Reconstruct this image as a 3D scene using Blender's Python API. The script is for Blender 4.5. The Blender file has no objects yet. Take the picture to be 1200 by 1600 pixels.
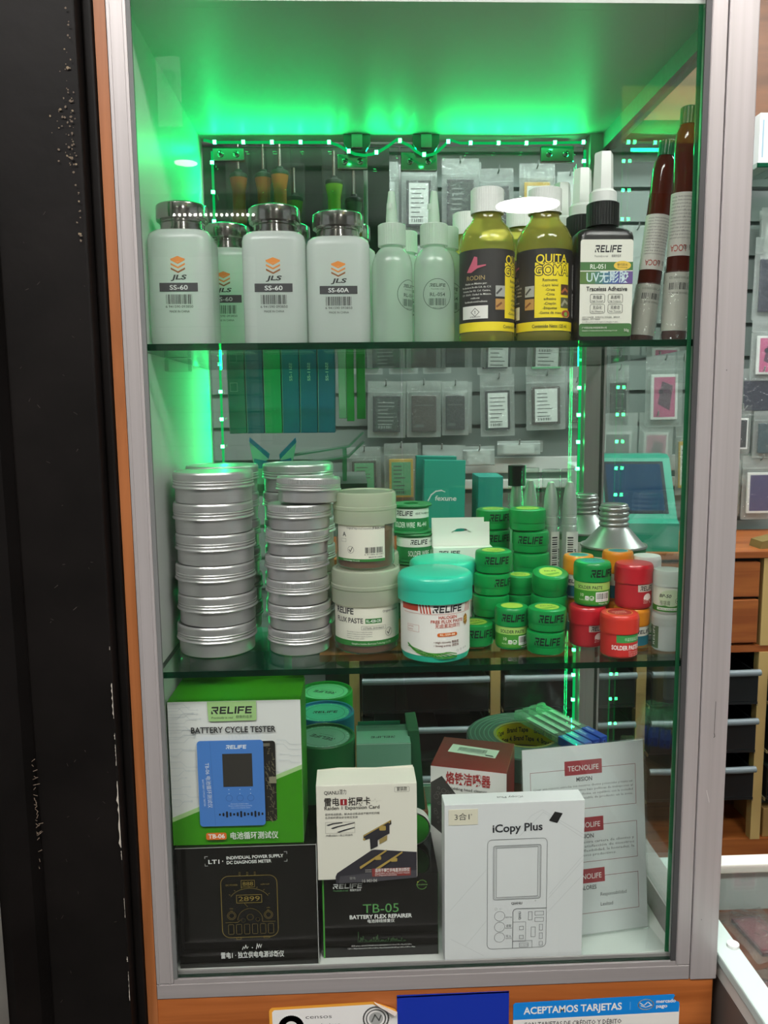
import bpy, bmesh, math, random
from mathutils import Matrix, Vector
R = math.radians
random.seed(7)
SC = bpy.context.scene
COL = SC.collection

# ------------------------------------------------------------------ camera, world, exposure
cam_data = bpy.data.cameras.new('camera')
cam_data.sensor_fit = 'VERTICAL'
cam_data.sensor_height = 24.0
cam_data.lens = 1242.1 / 1600 * 24.0
cam_data.clip_start = 0.02
cam = bpy.data.objects.new('camera', cam_data)
COL.objects.link(cam)
YAW, PITCH, ROLL = 0.0366, 0.12814, -0.01171
_f = Vector((math.sin(YAW) * math.cos(PITCH), math.cos(YAW) * math.cos(PITCH), -math.sin(PITCH)))
_r = Vector((math.cos(YAW), -math.sin(YAW), 0))
_u = _r.cross(_f)
_r2 = _r * math.cos(ROLL) + _u * math.sin(ROLL)
_u2 = _u * math.cos(ROLL) - _r * math.sin(ROLL)
mw = Matrix((_r2, _u2, -_f)).transposed().to_4x4()
mw.translation = (0.20249, -0.72297, 1.5)
cam.matrix_world = mw
SC.camera = cam

world = bpy.data.worlds.new('world')
SC.world = world
world.use_nodes = True
world.node_tree.nodes['Background'].inputs[0].default_value = (0.95, 0.98, 1.0, 1)
world.node_tree.nodes['Background'].inputs[1].default_value = 0.3
SC.view_settings.view_transform = 'Standard'
SC.view_settings.look = 'None'
SC.view_settings.gamma = 1
SC.view_settings.use_curve_mapping = False
SC.view_settings.exposure = 0.0
LED_POWER = 40.0
LED_WATT = 0.5
PANEL_POWER = 9.0
cy = SC.cycles
cy.max_bounces = 14
cy.transparent_max_bounces = 40
cy.transmission_bounces = 8
cy.glossy_bounces = 5
cy.diffuse_bounces = 4
cy.caustics_reflective = False
cy.caustics_refractive = False
cy.sample_clamp_indirect = 4
cy.sample_clamp_direct = 0
cy.use_denoising = True
try:
    cy.denoiser = 'OPENIMAGEDENOISE'
    cy.denoising_input_passes = 'RGB_ALBEDO_NORMAL'
    cy.use_light_tree = True
except Exception:
    pass

# ------------------------------------------------------------------ materials
def lin(h):
    h = h.lstrip('#')
    o = []
    for i in (0, 2, 4):
        c = int(h[i:i + 2], 16) / 255
        o.append(c / 12.92 if c <= 0.04045 else ((c + 0.055) / 1.055) ** 2.4)
    return (o[0], o[1], o[2], 1.0)

MATS = {}
def new_mat(name):
    m = bpy.data.materials.new(name)
    m.use_nodes = True
    m.node_tree.nodes.clear()
    out = m.node_tree.nodes.new('ShaderNodeOutputMaterial')
    MATS[name] = m
    return m, m.node_tree, out

def pbr(name, col, rough=0.5, metal=0.0, coat=0.0, noise=None, bump=0.0, bscale=60.0, trans=0.0, stretch=None):
    """principled; noise=(other hex, scale, strength) gives the surface a procedural mottle"""
    m, nt, out = new_mat(name)
    p = nt.nodes.new('ShaderNodeBsdfPrincipled')
    nt.links.new(p.outputs[0], out.inputs[0])
    p.inputs['Base Color'].default_value = lin(col)
    p.inputs['Roughness'].default_value = rough
    p.inputs['Metallic'].default_value = metal
    p.inputs['Coat Weight'].default_value = coat
    p.inputs['Coat Roughness'].default_value = 0.08
    if trans:
        p.inputs['Transmission Weight'].default_value = trans
    if noise or bump:
        tc = nt.nodes.new('ShaderNodeTexCoord')
        mp = nt.nodes.new('ShaderNodeMapping')
        nt.links.new(tc.outputs['Object'], mp.inputs[0])
        if stretch:
            mp.inputs['Scale'].default_value = stretch
    if noise:
        nz = nt.nodes.new('ShaderNodeTexNoise')
        nz.inputs['Scale'].default_value = noise[1]
        nz.inputs['Detail'].default_value = 5
        nt.links.new(mp.outputs[0], nz.inputs[0])
        rp = nt.nodes.new('ShaderNodeValToRGB')
        rp.color_ramp.elements[0].position = 0.5 - noise[2]
        rp.color_ramp.elements[1].position = 0.5 + noise[2]
        rp.color_ramp.elements[0].color = lin(noise[0])
        rp.color_ramp.elements[1].color = lin(col)
        nt.links.new(nz.outputs[0], rp.inputs[0])
        nt.links.new(rp.outputs[0], p.inputs['Base Color'])
    if bump:
        nb = nt.nodes.new('ShaderNodeTexNoise')
        nb.inputs['Scale'].default_value = bscale
        nt.links.new(mp.outputs[0], nb.inputs[0])
        b = nt.nodes.new('ShaderNodeBump')
        b.inputs['Strength'].default_value = bump
        b.inputs['Distance'].default_value = 0.002
        nt.links.new(nb.outputs[0], b.inputs['Height'])
        nt.links.new(b.outputs[0], p.inputs['Normal'])
    return m

def wood(name, c1, c2, axis, scale=9.0, rough=0.45):
    m, nt, out = new_mat(name)
    p = nt.nodes.new('ShaderNodeBsdfPrincipled')
    nt.links.new(p.outputs[0], out.inputs[0])
    p.inputs['Roughness'].default_value = rough
    tc = nt.nodes.new('ShaderNodeTexCoord')
    mp = nt.nodes.new('ShaderNodeMapping')
    s = [scale * 6] * 3
    s[axis] = scale * 0.45
    mp.inputs['Scale'].default_value = s
    nt.links.new(tc.outputs['Object'], mp.inputs[0])
    nz = nt.nodes.new('ShaderNodeTexNoise')
    nz.inputs['Scale'].default_value = 1.0
    nz.inputs['Detail'].default_value = 6
    nz.inputs['Distortion'].default_value = 0.8
    nt.links.new(mp.outputs[0], nz.inputs[0])
    rp = nt.nodes.new('ShaderNodeValToRGB')
    rp.color_ramp.elements[0].position = 0.34
    rp.color_ramp.elements[1].position = 0.62
    rp.color_ramp.elements[0].color = lin(c1)
    rp.color_ramp.elements[1].color = lin(c2)
    nt.links.new(nz.outputs[0], rp.inputs[0])
    nt.links.new(rp.outputs[0], p.inputs['Base Color'])
    return m

def clear(name, tint='#ffffff', haze=0.0, hazecol='#ffffff', rough=0.0, ior=1.45, bump=0.0, bscale=40.0, gloss=1.0):
    """thin clear sheet: what passes straight through, a Fresnel share mirrored, a little milkiness"""
    m, nt, out = new_mat(name)
    t = nt.nodes.new('ShaderNodeBsdfTransparent')
    t.inputs[0].default_value = lin(tint)
    g = nt.nodes.new('ShaderNodeBsdfGlossy')
    g.inputs['Roughness'].default_value = rough
    fr = nt.nodes.new('ShaderNodeFresnel')
    ge = nt.nodes.new('ShaderNodeNewGeometry')      # a thin sheet mirrors alike from both faces
    mr = nt.nodes.new('ShaderNodeMapRange')
    mr.inputs[3].default_value = ior
    mr.inputs[4].default_value = 1.0 / ior
    nt.links.new(ge.outputs['Backfacing'], mr.inputs[0])
    nt.links.new(mr.outputs[0], fr.inputs[0])
    src = t
    if haze:
        d = nt.nodes.new('ShaderNodeBsdfDiffuse')
        d.inputs[0].default_value = lin(hazecol)
        tl = nt.nodes.new('ShaderNodeBsdfTranslucent')
        tl.inputs[0].default_value = lin(hazecol)
        md = nt.nodes.new('ShaderNodeMixShader')
        md.inputs[0].default_value = 0.5
        nt.links.new(d.outputs[0], md.inputs[1])
        nt.links.new(tl.outputs[0], md.inputs[2])
        mh = nt.nodes.new('ShaderNodeMixShader')
        mh.inputs[0].default_value = haze
        nt.links.new(t.outputs[0], mh.inputs[1])
        nt.links.new(md.outputs[0], mh.inputs[2])
        src = mh
    if bump:
        tc = nt.nodes.new('ShaderNodeTexCoord')
        nb = nt.nodes.new('ShaderNodeTexNoise')
        nb.inputs['Scale'].default_value = bscale
        nb.inputs['Detail'].default_value = 3
        nt.links.new(tc.outputs['Object'], nb.inputs[0])
        b = nt.nodes.new('ShaderNodeBump')
        b.inputs['Strength'].default_value = bump
        b.inputs['Distance'].default_value = 0.01
        nt.links.new(nb.outputs[0], b.inputs['Height'])
        nt.links.new(b.outputs[0], g.inputs['Normal'])
        nt.links.new(b.outputs[0], fr.inputs['Normal'])
    mu = nt.nodes.new('ShaderNodeMath')
    mu.operation = 'MULTIPLY'
    mu.inputs[1].default_value = gloss
    nt.links.new(fr.outputs[0], mu.inputs[0])
    mx = nt.nodes.new('ShaderNodeMixShader')
    nt.links.new(mu.outputs[0], mx.inputs[0])
    nt.links.new(src.outputs[0], mx.inputs[1])
    nt.links.new(g.outputs[0], mx.inputs[2])
    nt.links.new(mx.outputs[0], out.inputs[0])
    return m

def emit(name, col, strength):
    m, nt, out = new_mat(name)
    e = nt.nodes.new('ShaderNodeEmission')
    e.inputs[0].default_value = col if not isinstance(col, str) else lin(col)
    e.inputs[1].default_value = strength
    nt.links.new(e.outputs[0], out.inputs[0])
    return m

_auto = {}
def C(hexcol, rough=0.5, coat=0.0):
    """plain ink / plastic of one colour"""
    k = (hexcol, rough, coat)
    if k not in _auto:
        _auto[k] = pbr('ink_' + hexcol.strip('#'), hexcol, rough, 0, coat)
    return _auto[k]

ALU = pbr('brushed_aluminium', '#bcb6b6', 0.42, 0.35, noise=('#ada7a6', 1.0, 0.3), stretch=(160, 160, 2))
ALU_H = pbr('brushed_aluminium_rail', '#b4aeae', 0.42, 0.35, noise=('#a6a09f', 1.0, 0.3), stretch=(2, 160, 160))
ALU_DK = pbr('dark_gasket_grey', '#4b4b4c', 0.5, 0.3)  # dark grey of the right gasket
RUBBER = pbr('grey_gasket', '#6d6f6e', 0.6)
MELAMINE = pbr('white_melamine', '#d8dad6', 0.42)
WOOD_V = wood('orange_wood_upright', '#8a5128', '#a9673a', 2)
WOOD_H = wood('orange_wood_level', '#97501f', '#bb6c35', 0)
WOOD_BACK = wood('brown_wood_fascia', '#5e3a22', '#74492c', 0, 5)
GLASS = clear('clear_glass', '#fcfefd', ior=1.42)
GLASS_BACK = clear('back_glass', '#f7fcf9', ior=1.42)
SHELF_GLASS = clear('shelf_glass', '#f1faf5', ior=1.5)
GLASS_EDGE = clear('green_glass_edge', '#1d6b4c', haze=0.35, hazecol='#0c4a33', rough=0.1, ior=1.5)
EDGE_LINE = clear('pale_glass_edge', '#9cc9b4', haze=0.35, hazecol='#9fd0ba', rough=0.1)
BLACK_PAINT = pbr('black_gloss_paint', '#171413', 0.5, noise=('#0e0c0b', 14.0, 0.2), bump=0.1, bscale=90)
for _n in BLACK_PAINT.node_tree.nodes:
    if _n.type == 'BSDF_PRINCIPLED': _n.inputs['Specular IOR Level'].default_value = 0.15
STEEL = pbr('polished_steel', '#b9b6b2', 0.16, 1.0)
TIN = pbr('brushed_tin', '#d6d3d4', 0.36, 0.8)
BULLET = pbr('satin_aluminium', '#e6e3e4', 0.34, 0.55)
CAN_METAL = pbr('dull_tinplate', '#b5b6b4', 0.34, 0.85)
FROST = clear('frosted_plastic', '#f2f7f4', haze=0.85, hazecol='#eef2f0', rough=0.25)
MILKY = clear('milky_soft_plastic', '#f4faf6', haze=0.5, hazecol='#e3efe6', rough=0.2)
MILKY_CAP = clear('milky_ribbed_plastic', '#f4faf6', haze=0.75, hazecol='#eef3ee', rough=0.25)
JAR_LID = clear('yellowed_jar_lid', '#f6f7e8', haze=0.62, hazecol='#eff1df', rough=0.22)
JAR_CLEAR = clear('clear_jar_plastic', '#f0f4ee', haze=0.1, hazecol='#eef0e8', rough=0.05)
FILM = clear('clear_bag_film', '#f8faf9', haze=0.12, hazecol='#f2f5f3', rough=0.08, bump=1.0, bscale=70)
FILM_CLOUDY = clear('cloudy_bag_film', '#eef2f0', haze=0.55, hazecol='#dfe5e1', rough=0.12, bump=0.8, bscale=55)
ACRYLIC = clear('clear_acrylic', '#fbfdfc', haze=0.02, rough=0.0, ior=1.45)
YELLOW_LIQ = clear('yellow_liquid', '#ece69a', haze=0.4, hazecol='#cfc765', rough=0.03, ior=1.4)
BROWN_BOTTLE = clear('amber_plastic', '#a85a3c', haze=0.65, hazecol='#7a3626', rough=0.08, ior=1.5)
PAPER = pbr('white_card', '#ece9e2', 0.5)
PAPER_C = pbr('cool_white_paper', '#e6e7e8', 0.55)
CREAM = pbr('ivory_card', '#eee9dc', 0.5)
BLACK_CARD = pbr('black_gloss_card', '#12110f', 0.07)
GREEN_PL = pbr('green_plastic', '#078c41', 0.34, trans=0.0, coat=0.1)
TEAL_LID = pbr('turquoise_plastic', '#2fc6a6', 0.35, coat=0.2)
RED_PL = pbr('red_plastic', '#c01f2c', 0.3, coat=0.3)
RED_PL2 = pbr('orange_red_plastic', '#d8382c', 0.35, coat=0.2)
ORANGE_PL = pbr('orange_plastic', '#e08a1c', 0.35, coat=0.2)
WHITE_PL = pbr('white_plastic', '#e4e6e2', 0.35)
BLACK_PL = pbr('black_plastic', '#181a19', 0.35)
BLACK = C('#141414')
WHITE = C('#eeeeea')
LED_SLEEVE = emit('green_led_sleeve', (0.0, 1.0, 0.2, 1), 0.5)
LED_MAT = emit('green_led', (0.035, 1.0, 0.2, 1), LED_POWER)

# ------------------------------------------------------------------ mesh builder
class MB:
    def __init__(self):
        self.v, self.f, self.fm, self.fs, self.mats = [], [], [], [], []
    def mi(self, m):
        if m not in self.mats:
            self.mats.append(m)
        return self.mats.index(m)
    def add(self, vs, fs, m, smooth=False, M=None):
        b = len(self.v)
        self.v += [tuple(M @ Vector(p)) for p in vs] if M is not None else [tuple(p) for p in vs]
        i = self.mi(m)
        for f in fs:
            self.f.append([b + k for k in f]); self.fm.append(i); self.fs.append(smooth)
    def box(self, x0, x1, y0, y1, z0, z1, m, bev=0.0, M=None, faces=None):
        """faces: dict of extra materials for '-x','+x','-y','+y','-z','+z'"""
        if bev > 0:
            bm = bmesh.new()
            bmesh.ops.create_cube(bm, size=1)
            for v in bm.verts:
                v.co = Vector(((x0 + x1) / 2 + v.co.x * (x1 - x0), (y0 + y1) / 2 + v.co.y * (y1 - y0), (z0 + z1) / 2 + v.co.z * (z1 - z0)))
            bmesh.ops.bevel(bm, geom=bm.edges[:], offset=bev, segments=3 if bev > 0.003 else 2, profile=0.5, affect='EDGES')
            bm.verts.index_update()
            self.add([v.co[:] for v in bm.verts], [[v.index for v in f.verts] for f in bm.faces], m, bev > 0.003, M)
            bm.free()
            return
        vs = [(x0, y0, z0), (x1, y0, z0), (x1, y1, z0), (x0, y1, z0), (x0, y0, z1), (x1, y0, z1), (x1, y1, z1), (x0, y1, z1)]
        fl = {'-z': (3, 2, 1, 0), '+z': (4, 5, 6, 7), '-y': (0, 1, 5, 4), '+x': (1, 2, 6, 5), '+y': (2, 3, 7, 6), '-x': (3, 0, 4, 7)}
        for k, f in fl.items():
            self.add([vs[i] for i in f], [(0, 1, 2, 3)], (faces or {}).get(k, m), False, M)
    def lathe(self, prof, m, seg=40, cx=0, cy=0, M=None, smooth=True, sharp=True):
        """prof: list of (radius, z) bottom to top; repeated points keep an edge crisp"""
        rings = []
        pts = prof
        vs, fs = [], []
        for r, z in pts:
            r = max(r, 1e-5)
            rings.append(len(vs))
            for k in range(seg):
                a = 2 * math.pi * k / seg
                vs.append((cx + r * math.cos(a), cy + r * math.sin(a), z))
        for i in range(len(pts) - 1):
            if abs(pts[i][0] - pts[i + 1][0]) < 1e-9 and abs(pts[i][1] - pts[i + 1][1]) < 1e-9:
                continue
            for k in range(seg):
                k2 = (k + 1) % seg
                fs.append((rings[i] + k, rings[i] + k2, rings[i + 1] + k2, rings[i + 1] + k))
        self.add(vs, fs, m, smooth, M)
    def tube(self, path, r, m, seg=8, M=None, caps=True):
        P = [Vector(p) for p in path]
        vs, fs = [], []
        n = None
        for i, p in enumerate(P):
            t = (P[min(i + 1, len(P) - 1)] - P[max(i - 1, 0)]).normalized()
            if n is None:
                n = t.orthogonal().normalized()
            n = (n - t * n.dot(t)).normalized()
            b = t.cross(n)
            rr = r[i] if isinstance(r, (list, tuple)) else r
            for k in range(seg):
                a = 2 * math.pi * k / seg
                vs.append(tuple(p + (n * math.cos(a) + b * math.sin(a)) * rr))
        for i in range(len(P) - 1):
            for k in range(seg):
                k2 = (k + 1) % seg
                fs.append((i * seg + k, i * seg + k2, (i + 1) * seg + k2, (i + 1) * seg + k))
        if caps:
            fs.append(tuple(range(seg))[::-1]); fs.append(tuple((len(P) - 1) * seg + k for k in range(seg)))
        self.add(vs, fs, m, True, M)
    def prism(self, poly, axis, a0, a1, m, M=None, smooth=False):
        """poly in the two other axes (in xyz order), extruded along axis"""
        n = len(poly)
        def p3(p, a):
            q = list(p); q.insert(axis, a); return tuple(q)
        vs = [p3(p, a0) for p in poly] + [p3(p, a1) for p in poly]
        fs = [tuple(range(n))[::-1], tuple(range(n, 2 * n))]
        for k in range(n):
            fs.append((k, (k + 1) % n, n + (k + 1) % n, n + k))
        self.add(vs, fs, m, smooth, M)
    def build(self, name, parent=None, loc=None, rot=None):
        me = bpy.data.meshes.new(name)
        me.from_pydata(self.v, [], self.f)
        for m in self.mats:
            me.materials.append(m)
        me.polygons.foreach_set('material_index', self.fm)
        me.polygons.foreach_set('use_smooth', self.fs)
        if any(self.fs):
            try:
                me.set_sharp_from_angle(angle=R(38))
            except Exception:
                pass
        me.update()
        o = bpy.data.objects.new(name, me)
        COL.objects.link(o)
        if parent is not None:
            o.parent = parent
        if loc is not None:
            o.location = loc
        if rot is not None:
            o.rotation_euler = rot
        return o

_txt = {}
def text_geo(s, bold):
    k = (s, bold)
    if k not in _txt:
        cu = bpy.data.curves.new('lettering', 'FONT')
        cu.body = s
        cu.resolution_u = 3 if len(s) < 24 else 1
        cu.fill_mode = 'FRONT'
        cu.offset = bold
        o = bpy.data.objects.new('lettering', cu)
        me = o.to_mesh()
        vs = [(v.co.x, v.co.y) for v in me.vertices]
        fs = [tuple(p.vertices) for p in me.polygons]
        o.to_mesh_clear()
        bpy.data.objects.remove(o)
        bpy.data.curves.remove(cu)
        _txt[k] = (vs, fs)
    return _txt[k]

LOGO = {  # blocky italic wordmark letters in a unit box
    'R': [[(0.0, 1), (1, 1), (1, .78), (0.0, .78)], [(.78, .78), (1, .78), (1, .4), (.78, .4)], [(.22, .58), (.78, .58), (.78, .4), (.22, .4)],
          [(.42, .4), (.72, .4), (1.05, 0), (.75, 0)], [(0.0, .0), (.3, 0), (.3, .12), (.0, .5)]],
    'E': [[(0, 0), (.26, 0), (.26, 1), (0, 1)], [(.26, .78), (.95, .78), (.95, 1), (.26, 1)], [(.26, .4), (.88, .4), (.88, .6), (.26, .6)], [(.26, 0), (.95, 0), (.95, .22), (.26, .22)]],
    'L': [[(0, 0), (.26, 0), (.26, 1), (0, 1)], [(.26, 0), (.92, 0), (.92, .22), (.26, .22)]],
    'I': [[(0, 0), (.27, 0), (.27, 1), (0, 1)]],
    'F': [[(0, 0), (.26, 0), (.26, 1), (0, 1)], [(.26, .78), (.98, .78), (.98, 1), (.26, 1)], [(.26, .38), (.88, .38), (.88, .58), (.26, .58)]],
}

class Pr:
    """prints flat ink shapes on a surface function f(u, v, w); on a curved surface every shape is cut along the same upright lines so that layers never cross"""
    def __init__(self, mb, f, step=2.5e-5, w0=1.2e-4):
        self.mb, self.f, self.w, self.st = mb, f, w0, step
        self.du = getattr(f, 'du', 0)
    def nx(self):
        self.w += self.st
        return self.w
    def put(self, pts, m, w):
        if not self.du:
            self.mb.add([self.f(u, v, w) for u, v in pts], [tuple(range(len(pts)))], m)
            return
        du = self.du
        a = math.floor(min(p[0] for p in pts) / du + 1e-6)
        b = math.ceil(max(p[0] for p in pts) / du - 1e-6)
        for k in range(a, max(b, a + 1)):
            q = self.cut(self.cut(pts, k * du, 1), (k + 1) * du, -1)
            if len(q) > 2:
                self.mb.add([self.f(u, v, w) for u, v in q], [tuple(range(len(q)))], m)
    @staticmethod
    def cut(pts, x, s):
        out = []
        for i, p in enumerate(pts):
            o = pts[i - 1]
            da, db = (o[0] - x) * s, (p[0] - x) * s
            if (da < 0) != (db < 0):
                t = da / (da - db)
                out.append((x, o[1] + (p[1] - o[1]) * t))
            if db >= 0:
                out.append(p)
        return out
    def poly(self, pts, m, w=None):
        self.put(pts, m, self.nx() if w is None else w)
    def rect(self, u0, v0, u1, v1, m, n=1):
        self.put([(u0, v0), (u1, v0), (u1, v1), (u0, v1)], m, self.nx())
    def rr_pts(self, u0, v0, u1, v1, r, n=5):
        P = []
        for cu, cv, a0 in ((u1 - r, v1 - r, 0), (u0 + r, v1 - r, 90), (u0 + r, v0 + r, 180), (u1 - r, v0 + r, 270)):
            for k in range(n + 1):
                a = R(a0 + 90 * k / n)
                P.append((cu + r * math.cos(a), cv + r * math.sin(a)))
        return P
    def rrect(self, u0, v0, u1, v1, r, m):
        self.poly(self.rr_pts(u0, v0, u1, v1, r), m)
    def line(self, pts, t, m, close=False):
        w = self.nx()
        P = list(pts) + ([pts[0]] if close else [])
        for (a, b), (c, d) in zip(P[:-1], P[1:]):
            L = math.hypot(c - a, d - b)
            if L < 1e-9:
                continue
            ex, ey = (c - a) / L * t / 2, (d - b) / L * t / 2
            self.put([(a - ex + ey, b - ey - ex), (c + ex + ey, d + ey - ex), (c + ex - ey, d + ey + ex), (a - ex - ey, b - ey + ex)], m, w)
    def frame(self, u0, v0, u1, v1, t, m, r=0.0):
        self.line(self.rr_pts(u0, v0, u1, v1, r) if r else [(u0, v0), (u1, v0), (u1, v1), (u0, v1)], t, m, True)
    def disc(self, u, v, r, m, n=24, ry=None):
        self.poly([(u + r * math.cos(2 * math.pi * k / n), v + (ry or r) * math.sin(2 * math.pi * k / n)) for k in range(n)], m)
    def ring(self, u, v, r, t, m, n=28, ry=None, a0=0, a1=360):
        P = [(u + r * math.cos(R(a0 + (a1 - a0) * k / n)), v + (ry or r) * math.sin(R(a0 + (a1 - a0) * k / n))) for k in range(n + 1)]
        self.line(P, t, m)
    def text(self, s, u, v, h, m, w=None, al='l', bold=0.0, rot=0.0, shear=0.0, like=None):
        """h: capital height; w: width the line is fitted to; (u, v): left / centre / right of the baseline"""
        vs, fs = text_geo(s, bold)
        if not vs:
            return
        ref = vs if like is None else text_geo(s, like)[0]   # an outline keeps the spacing of the letters it surrounds
        xa, xb = min(p[0] for p in ref), max(p[0] for p in ref)
        sy = h / 0.70
        sx = w / (xb - xa) if w else sy
        L = (xb - xa) * sx
        off = {'l': 0, 'c': -L / 2, 'r': -L}[al]
        c, sn = math.cos(R(rot)), math.sin(R(rot))
        z = self.nx()
        P = []
        for x, y in vs:
            a, b = (x - xa) * sx + off + shear * y * sy, y * sy
            P.append((u + a * c - b * sn, v + a * sn + b * c))
        if self.du:
            for f in fs:
                self.put([P[k] for k in f], m, z)
        else:
            self.mb.add([self.f(a, b, z) for a, b in P], fs, m)
    def logo(self, u, v, w, h, m, al='l', shear=0.12, flip=False, rot=0):
        """the RELIFE wordmark"""
        adv = {'R': 1.22, 'E': 1.12, 'L': 1.06, 'I': .44, 'F': 1.12}
        word = 'RELIFE'
        tot = sum(adv[c] for c in word) - 0.17
        sx = w / tot
        u -= {'l': 0, 'c': w / 2, 'r': w}[al] * (math.cos(R(rot)))
        z = self.nx()
        x = 0
        for ch in word:
            for q in LOGO[ch]:
                self.put([(u + (x + a) * sx + shear * b * h, v + b * h) for a, b in q], m, z)
            x += adv[ch]
    def bars(self, u, v, w, h, m, n=26, seed=1):
        rnd = random.Random(seed)
        x = 0
        ws = [rnd.choice((1, 1, 2, 3)) for _ in range(2 * n)]
        t = sum(ws)
        z = self.nx()
        for i, k in enumerate(ws):
            if i % 2 == 0:
                a, b = u + w * x / t, u + w * (x + k) / t
                self.put([(a, v), (b, v), (b, v + h), (a, v + h)], m, z)
            x += k

def flat(O, U, V):
    O, U, V = Vector(O), Vector(U).normalized(), Vector(V).normalized()
    N = U.cross(V)
    return lambda u, v, w: tuple(O + U * u + V * v + N * w)
def front(x, y, z):
    return flat((x, y, z), (1, 0, 0), (0, 0, 1))
def top(x, y, z):
    return flat((x, y, z), (1, 0, 0), (0, 1, 0))
def cyl(r, a0=0.0):
    """wraps round a z axis; u = 0 faces -y"""
    def f(u, v, w):
        a = u / r + a0
        return ((r + w) * math.sin(a), -(r + w) * math.cos(a), v)
    f.du = 0.002
    return f

def tag(o, label, cat, group=None, kind=None):
    if label: o['label'] = label
    if cat: o['category'] = cat
    if group: o['group'] = group
    if kind: o['kind'] = kind
    return o
def thing(name, label, cat, loc=(0, 0, 0), rz=0.0, group=None, rot=None):
    o = bpy.data.objects.new(name, None)
    o.empty_display_size = 0.02
    COL.objects.link(o)
    o.location = loc
    o.rotation_euler = rot if rot else (0, 0, rz)
    return tag(o, label, cat, group)
def dup(root, loc, rz=0.0, label=None, rot=None, scale=None):
    r = root.copy()
    COL.objects.link(r)
    r.location = loc
    r.rotation_euler = rot if rot else (0, 0, rz)
    if scale: r.scale = scale
    if label: r['label'] = label
    for ch in list(root.children):
        c = ch.copy(); COL.objects.link(c); c.parent = r
        for g in list(ch.children):
            d = g.copy(); COL.objects.link(d); d.parent = c
    return r
def struct(name, mb, parent=None):
    o = mb.build(name, parent)
    if parent is None:
        o['kind'] = 'structure'
    return o
def bx(x0, x1, y0, y1, z0, z1, m, bev=0.0, faces=None):
    b = MB(); b.box(x0, x1, y0, y1, z0, z1, m, bev, None, faces); return b

# ================================================================== the setting
ADDED_PANEL_LAMP = emit('added_panel_diffuser', (1.0, 0.965, 0.93, 1), 34.0)
SHOP_LAMP = emit('shop_tube_light', (0.93, 1.0, 0.98, 1), 38.0)
DISC_LAMP = emit('round_lamp_diffuser', (1.0, 0.97, 0.93, 1), 45.0)
FLOOR_M = pbr('grey_floor_tile', '#6d6a66', 0.4, noise=('#5c5954', 6, 0.3))
CEIL_M = pbr('white_ceiling_board', '#d9d9d6', 0.8)
SLAT = pbr('grey_slatwall', '#848e8a', 0.5)
SLAT_W = pbr('white_shutter_slats', '#e2e2de', 0.5)
struct('floor', bx(-3, 4, -4.2, 1.6, -0.05, 0.0, FLOOR_M))
struct('ceiling', bx(-3, 4, -4.2, 1.6, 2.75, 2.85, CEIL_M))
b = MB()
b.box(-0.6, 3.2, 1.30, 1.36, 0.0, 2.75, SLAT)
z = 1.05
while z < 2.2:
    b.box(-0.6, 3.2, 1.285, 1.30, z, z + 0.072, SLAT)
    z += 0.082
struct('wall_back', b)
struct('trim_1', bx(-0.6, 3.2, 1.20, 1.285, 2.16, 2.75, WOOD_BACK))
GREYW = pbr('corridor_wall_grey', '#8f8c87', 0.7, noise=('#6f6c67', 3, 0.3))
b = MB()
b.box(-3, 4, -4.2, -4.1, 0, 2.75, GREYW)
struct('wall_front', b)
b = MB()
for k in range(19):
    b.box(-0.95, -0.36, -4.10, -4.07, 0.5 + k * 0.1, 0.592 + k * 0.1, SLAT_W)
struct('trim_2', b)
# black painted pillar left of the cabinet
b = MB()
CHIP = C('#b9b2a6', 0.7)
DUST = C('#6d6052', 0.9)
b.box(-0.0190, -0.0105, -0.004, 0.36, 0.0, 2.75, BLACK_PAINT, 0.002)
b.box(-0.094, -0.0192, -0.020, 0.36, 0.0, 2.75, BLACK_PAINT, 0.002)
b.prism([(-0.135, -0.052), (-0.112, -0.052), (-0.098, -0.034), (-0.0935, -0.0200), (-0.0935, 0.36), (-0.135, 0.36)], 2, 0.0, 2.75, BLACK_PAINT)
p = Pr(b, front(-0.0192, -0.0202, 0))
rnd = random.Random(3)
for zc, n, sp in ((1.745, 60, 0.035), (1.69, 24, 0.03), (1.80, 10, 0.02)):
    for k in range(n):
        zz = zc + rnd.gauss(0, sp * 0.7)
        uu = -0.004 - abs(rnd.gauss(0, 0.011)) * max(0.15, 1 - abs(zz - 1.745) / 0.07)
        r = rnd.uniform(0.0003, 0.0012)
        p.poly([(uu + r * math.cos(a) * rnd.uniform(.6, 1.3), zz + r * math.sin(a) * rnd.uniform(.6, 1.3)) for a in (0, 1.1, 2.2, 3.3, 4.4, 5.4)], DUST if rnd.random() < .8 else C('#8c7c63', .9))
for z0, z1, wd in ((1.289, 1.292, .0010), (1.225, 1.258, .0016), (1.205, 1.211, .0012), (1.18, 1.20, .0008), (1.10, 1.165, .0030), (1.088, 1.097, .0012), (1.03, 1.05, .0007), (0.985, 0.99, .0014), (0.945, 0.975, .0009), (0.90, 0.915, .0009)):
    L = [(0.0, z0)]
    n = 14
    for k in range(n + 1):
        L.append((-wd * rnd.uniform(.1, .8), z0 + (z1 - z0) * k / n))
    L.append((0.0, z1))
    p.poly(L, CHIP)
for k in range(40):
    zz, uu = rnd.uniform(0.9, 1.7), -rnd.uniform(0.004, 0.07)
    p.line([(uu, zz), (uu + rnd.uniform(-.003, .003), zz + rnd.uniform(-.003, .003))], 0.00025, C('#4d4641', .9))
for k in range(30):
    zz = 1.14 + rnd.gauss(0, 0.03)
    p.line([(-0.0745 + rnd.gauss(0, .0012), zz), (-0.0745 + rnd.gauss(0, .002), zz + rnd.uniform(.001, .004))], 0.0006, C('#77695b', .9))
struct('wall_left', b)
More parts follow.
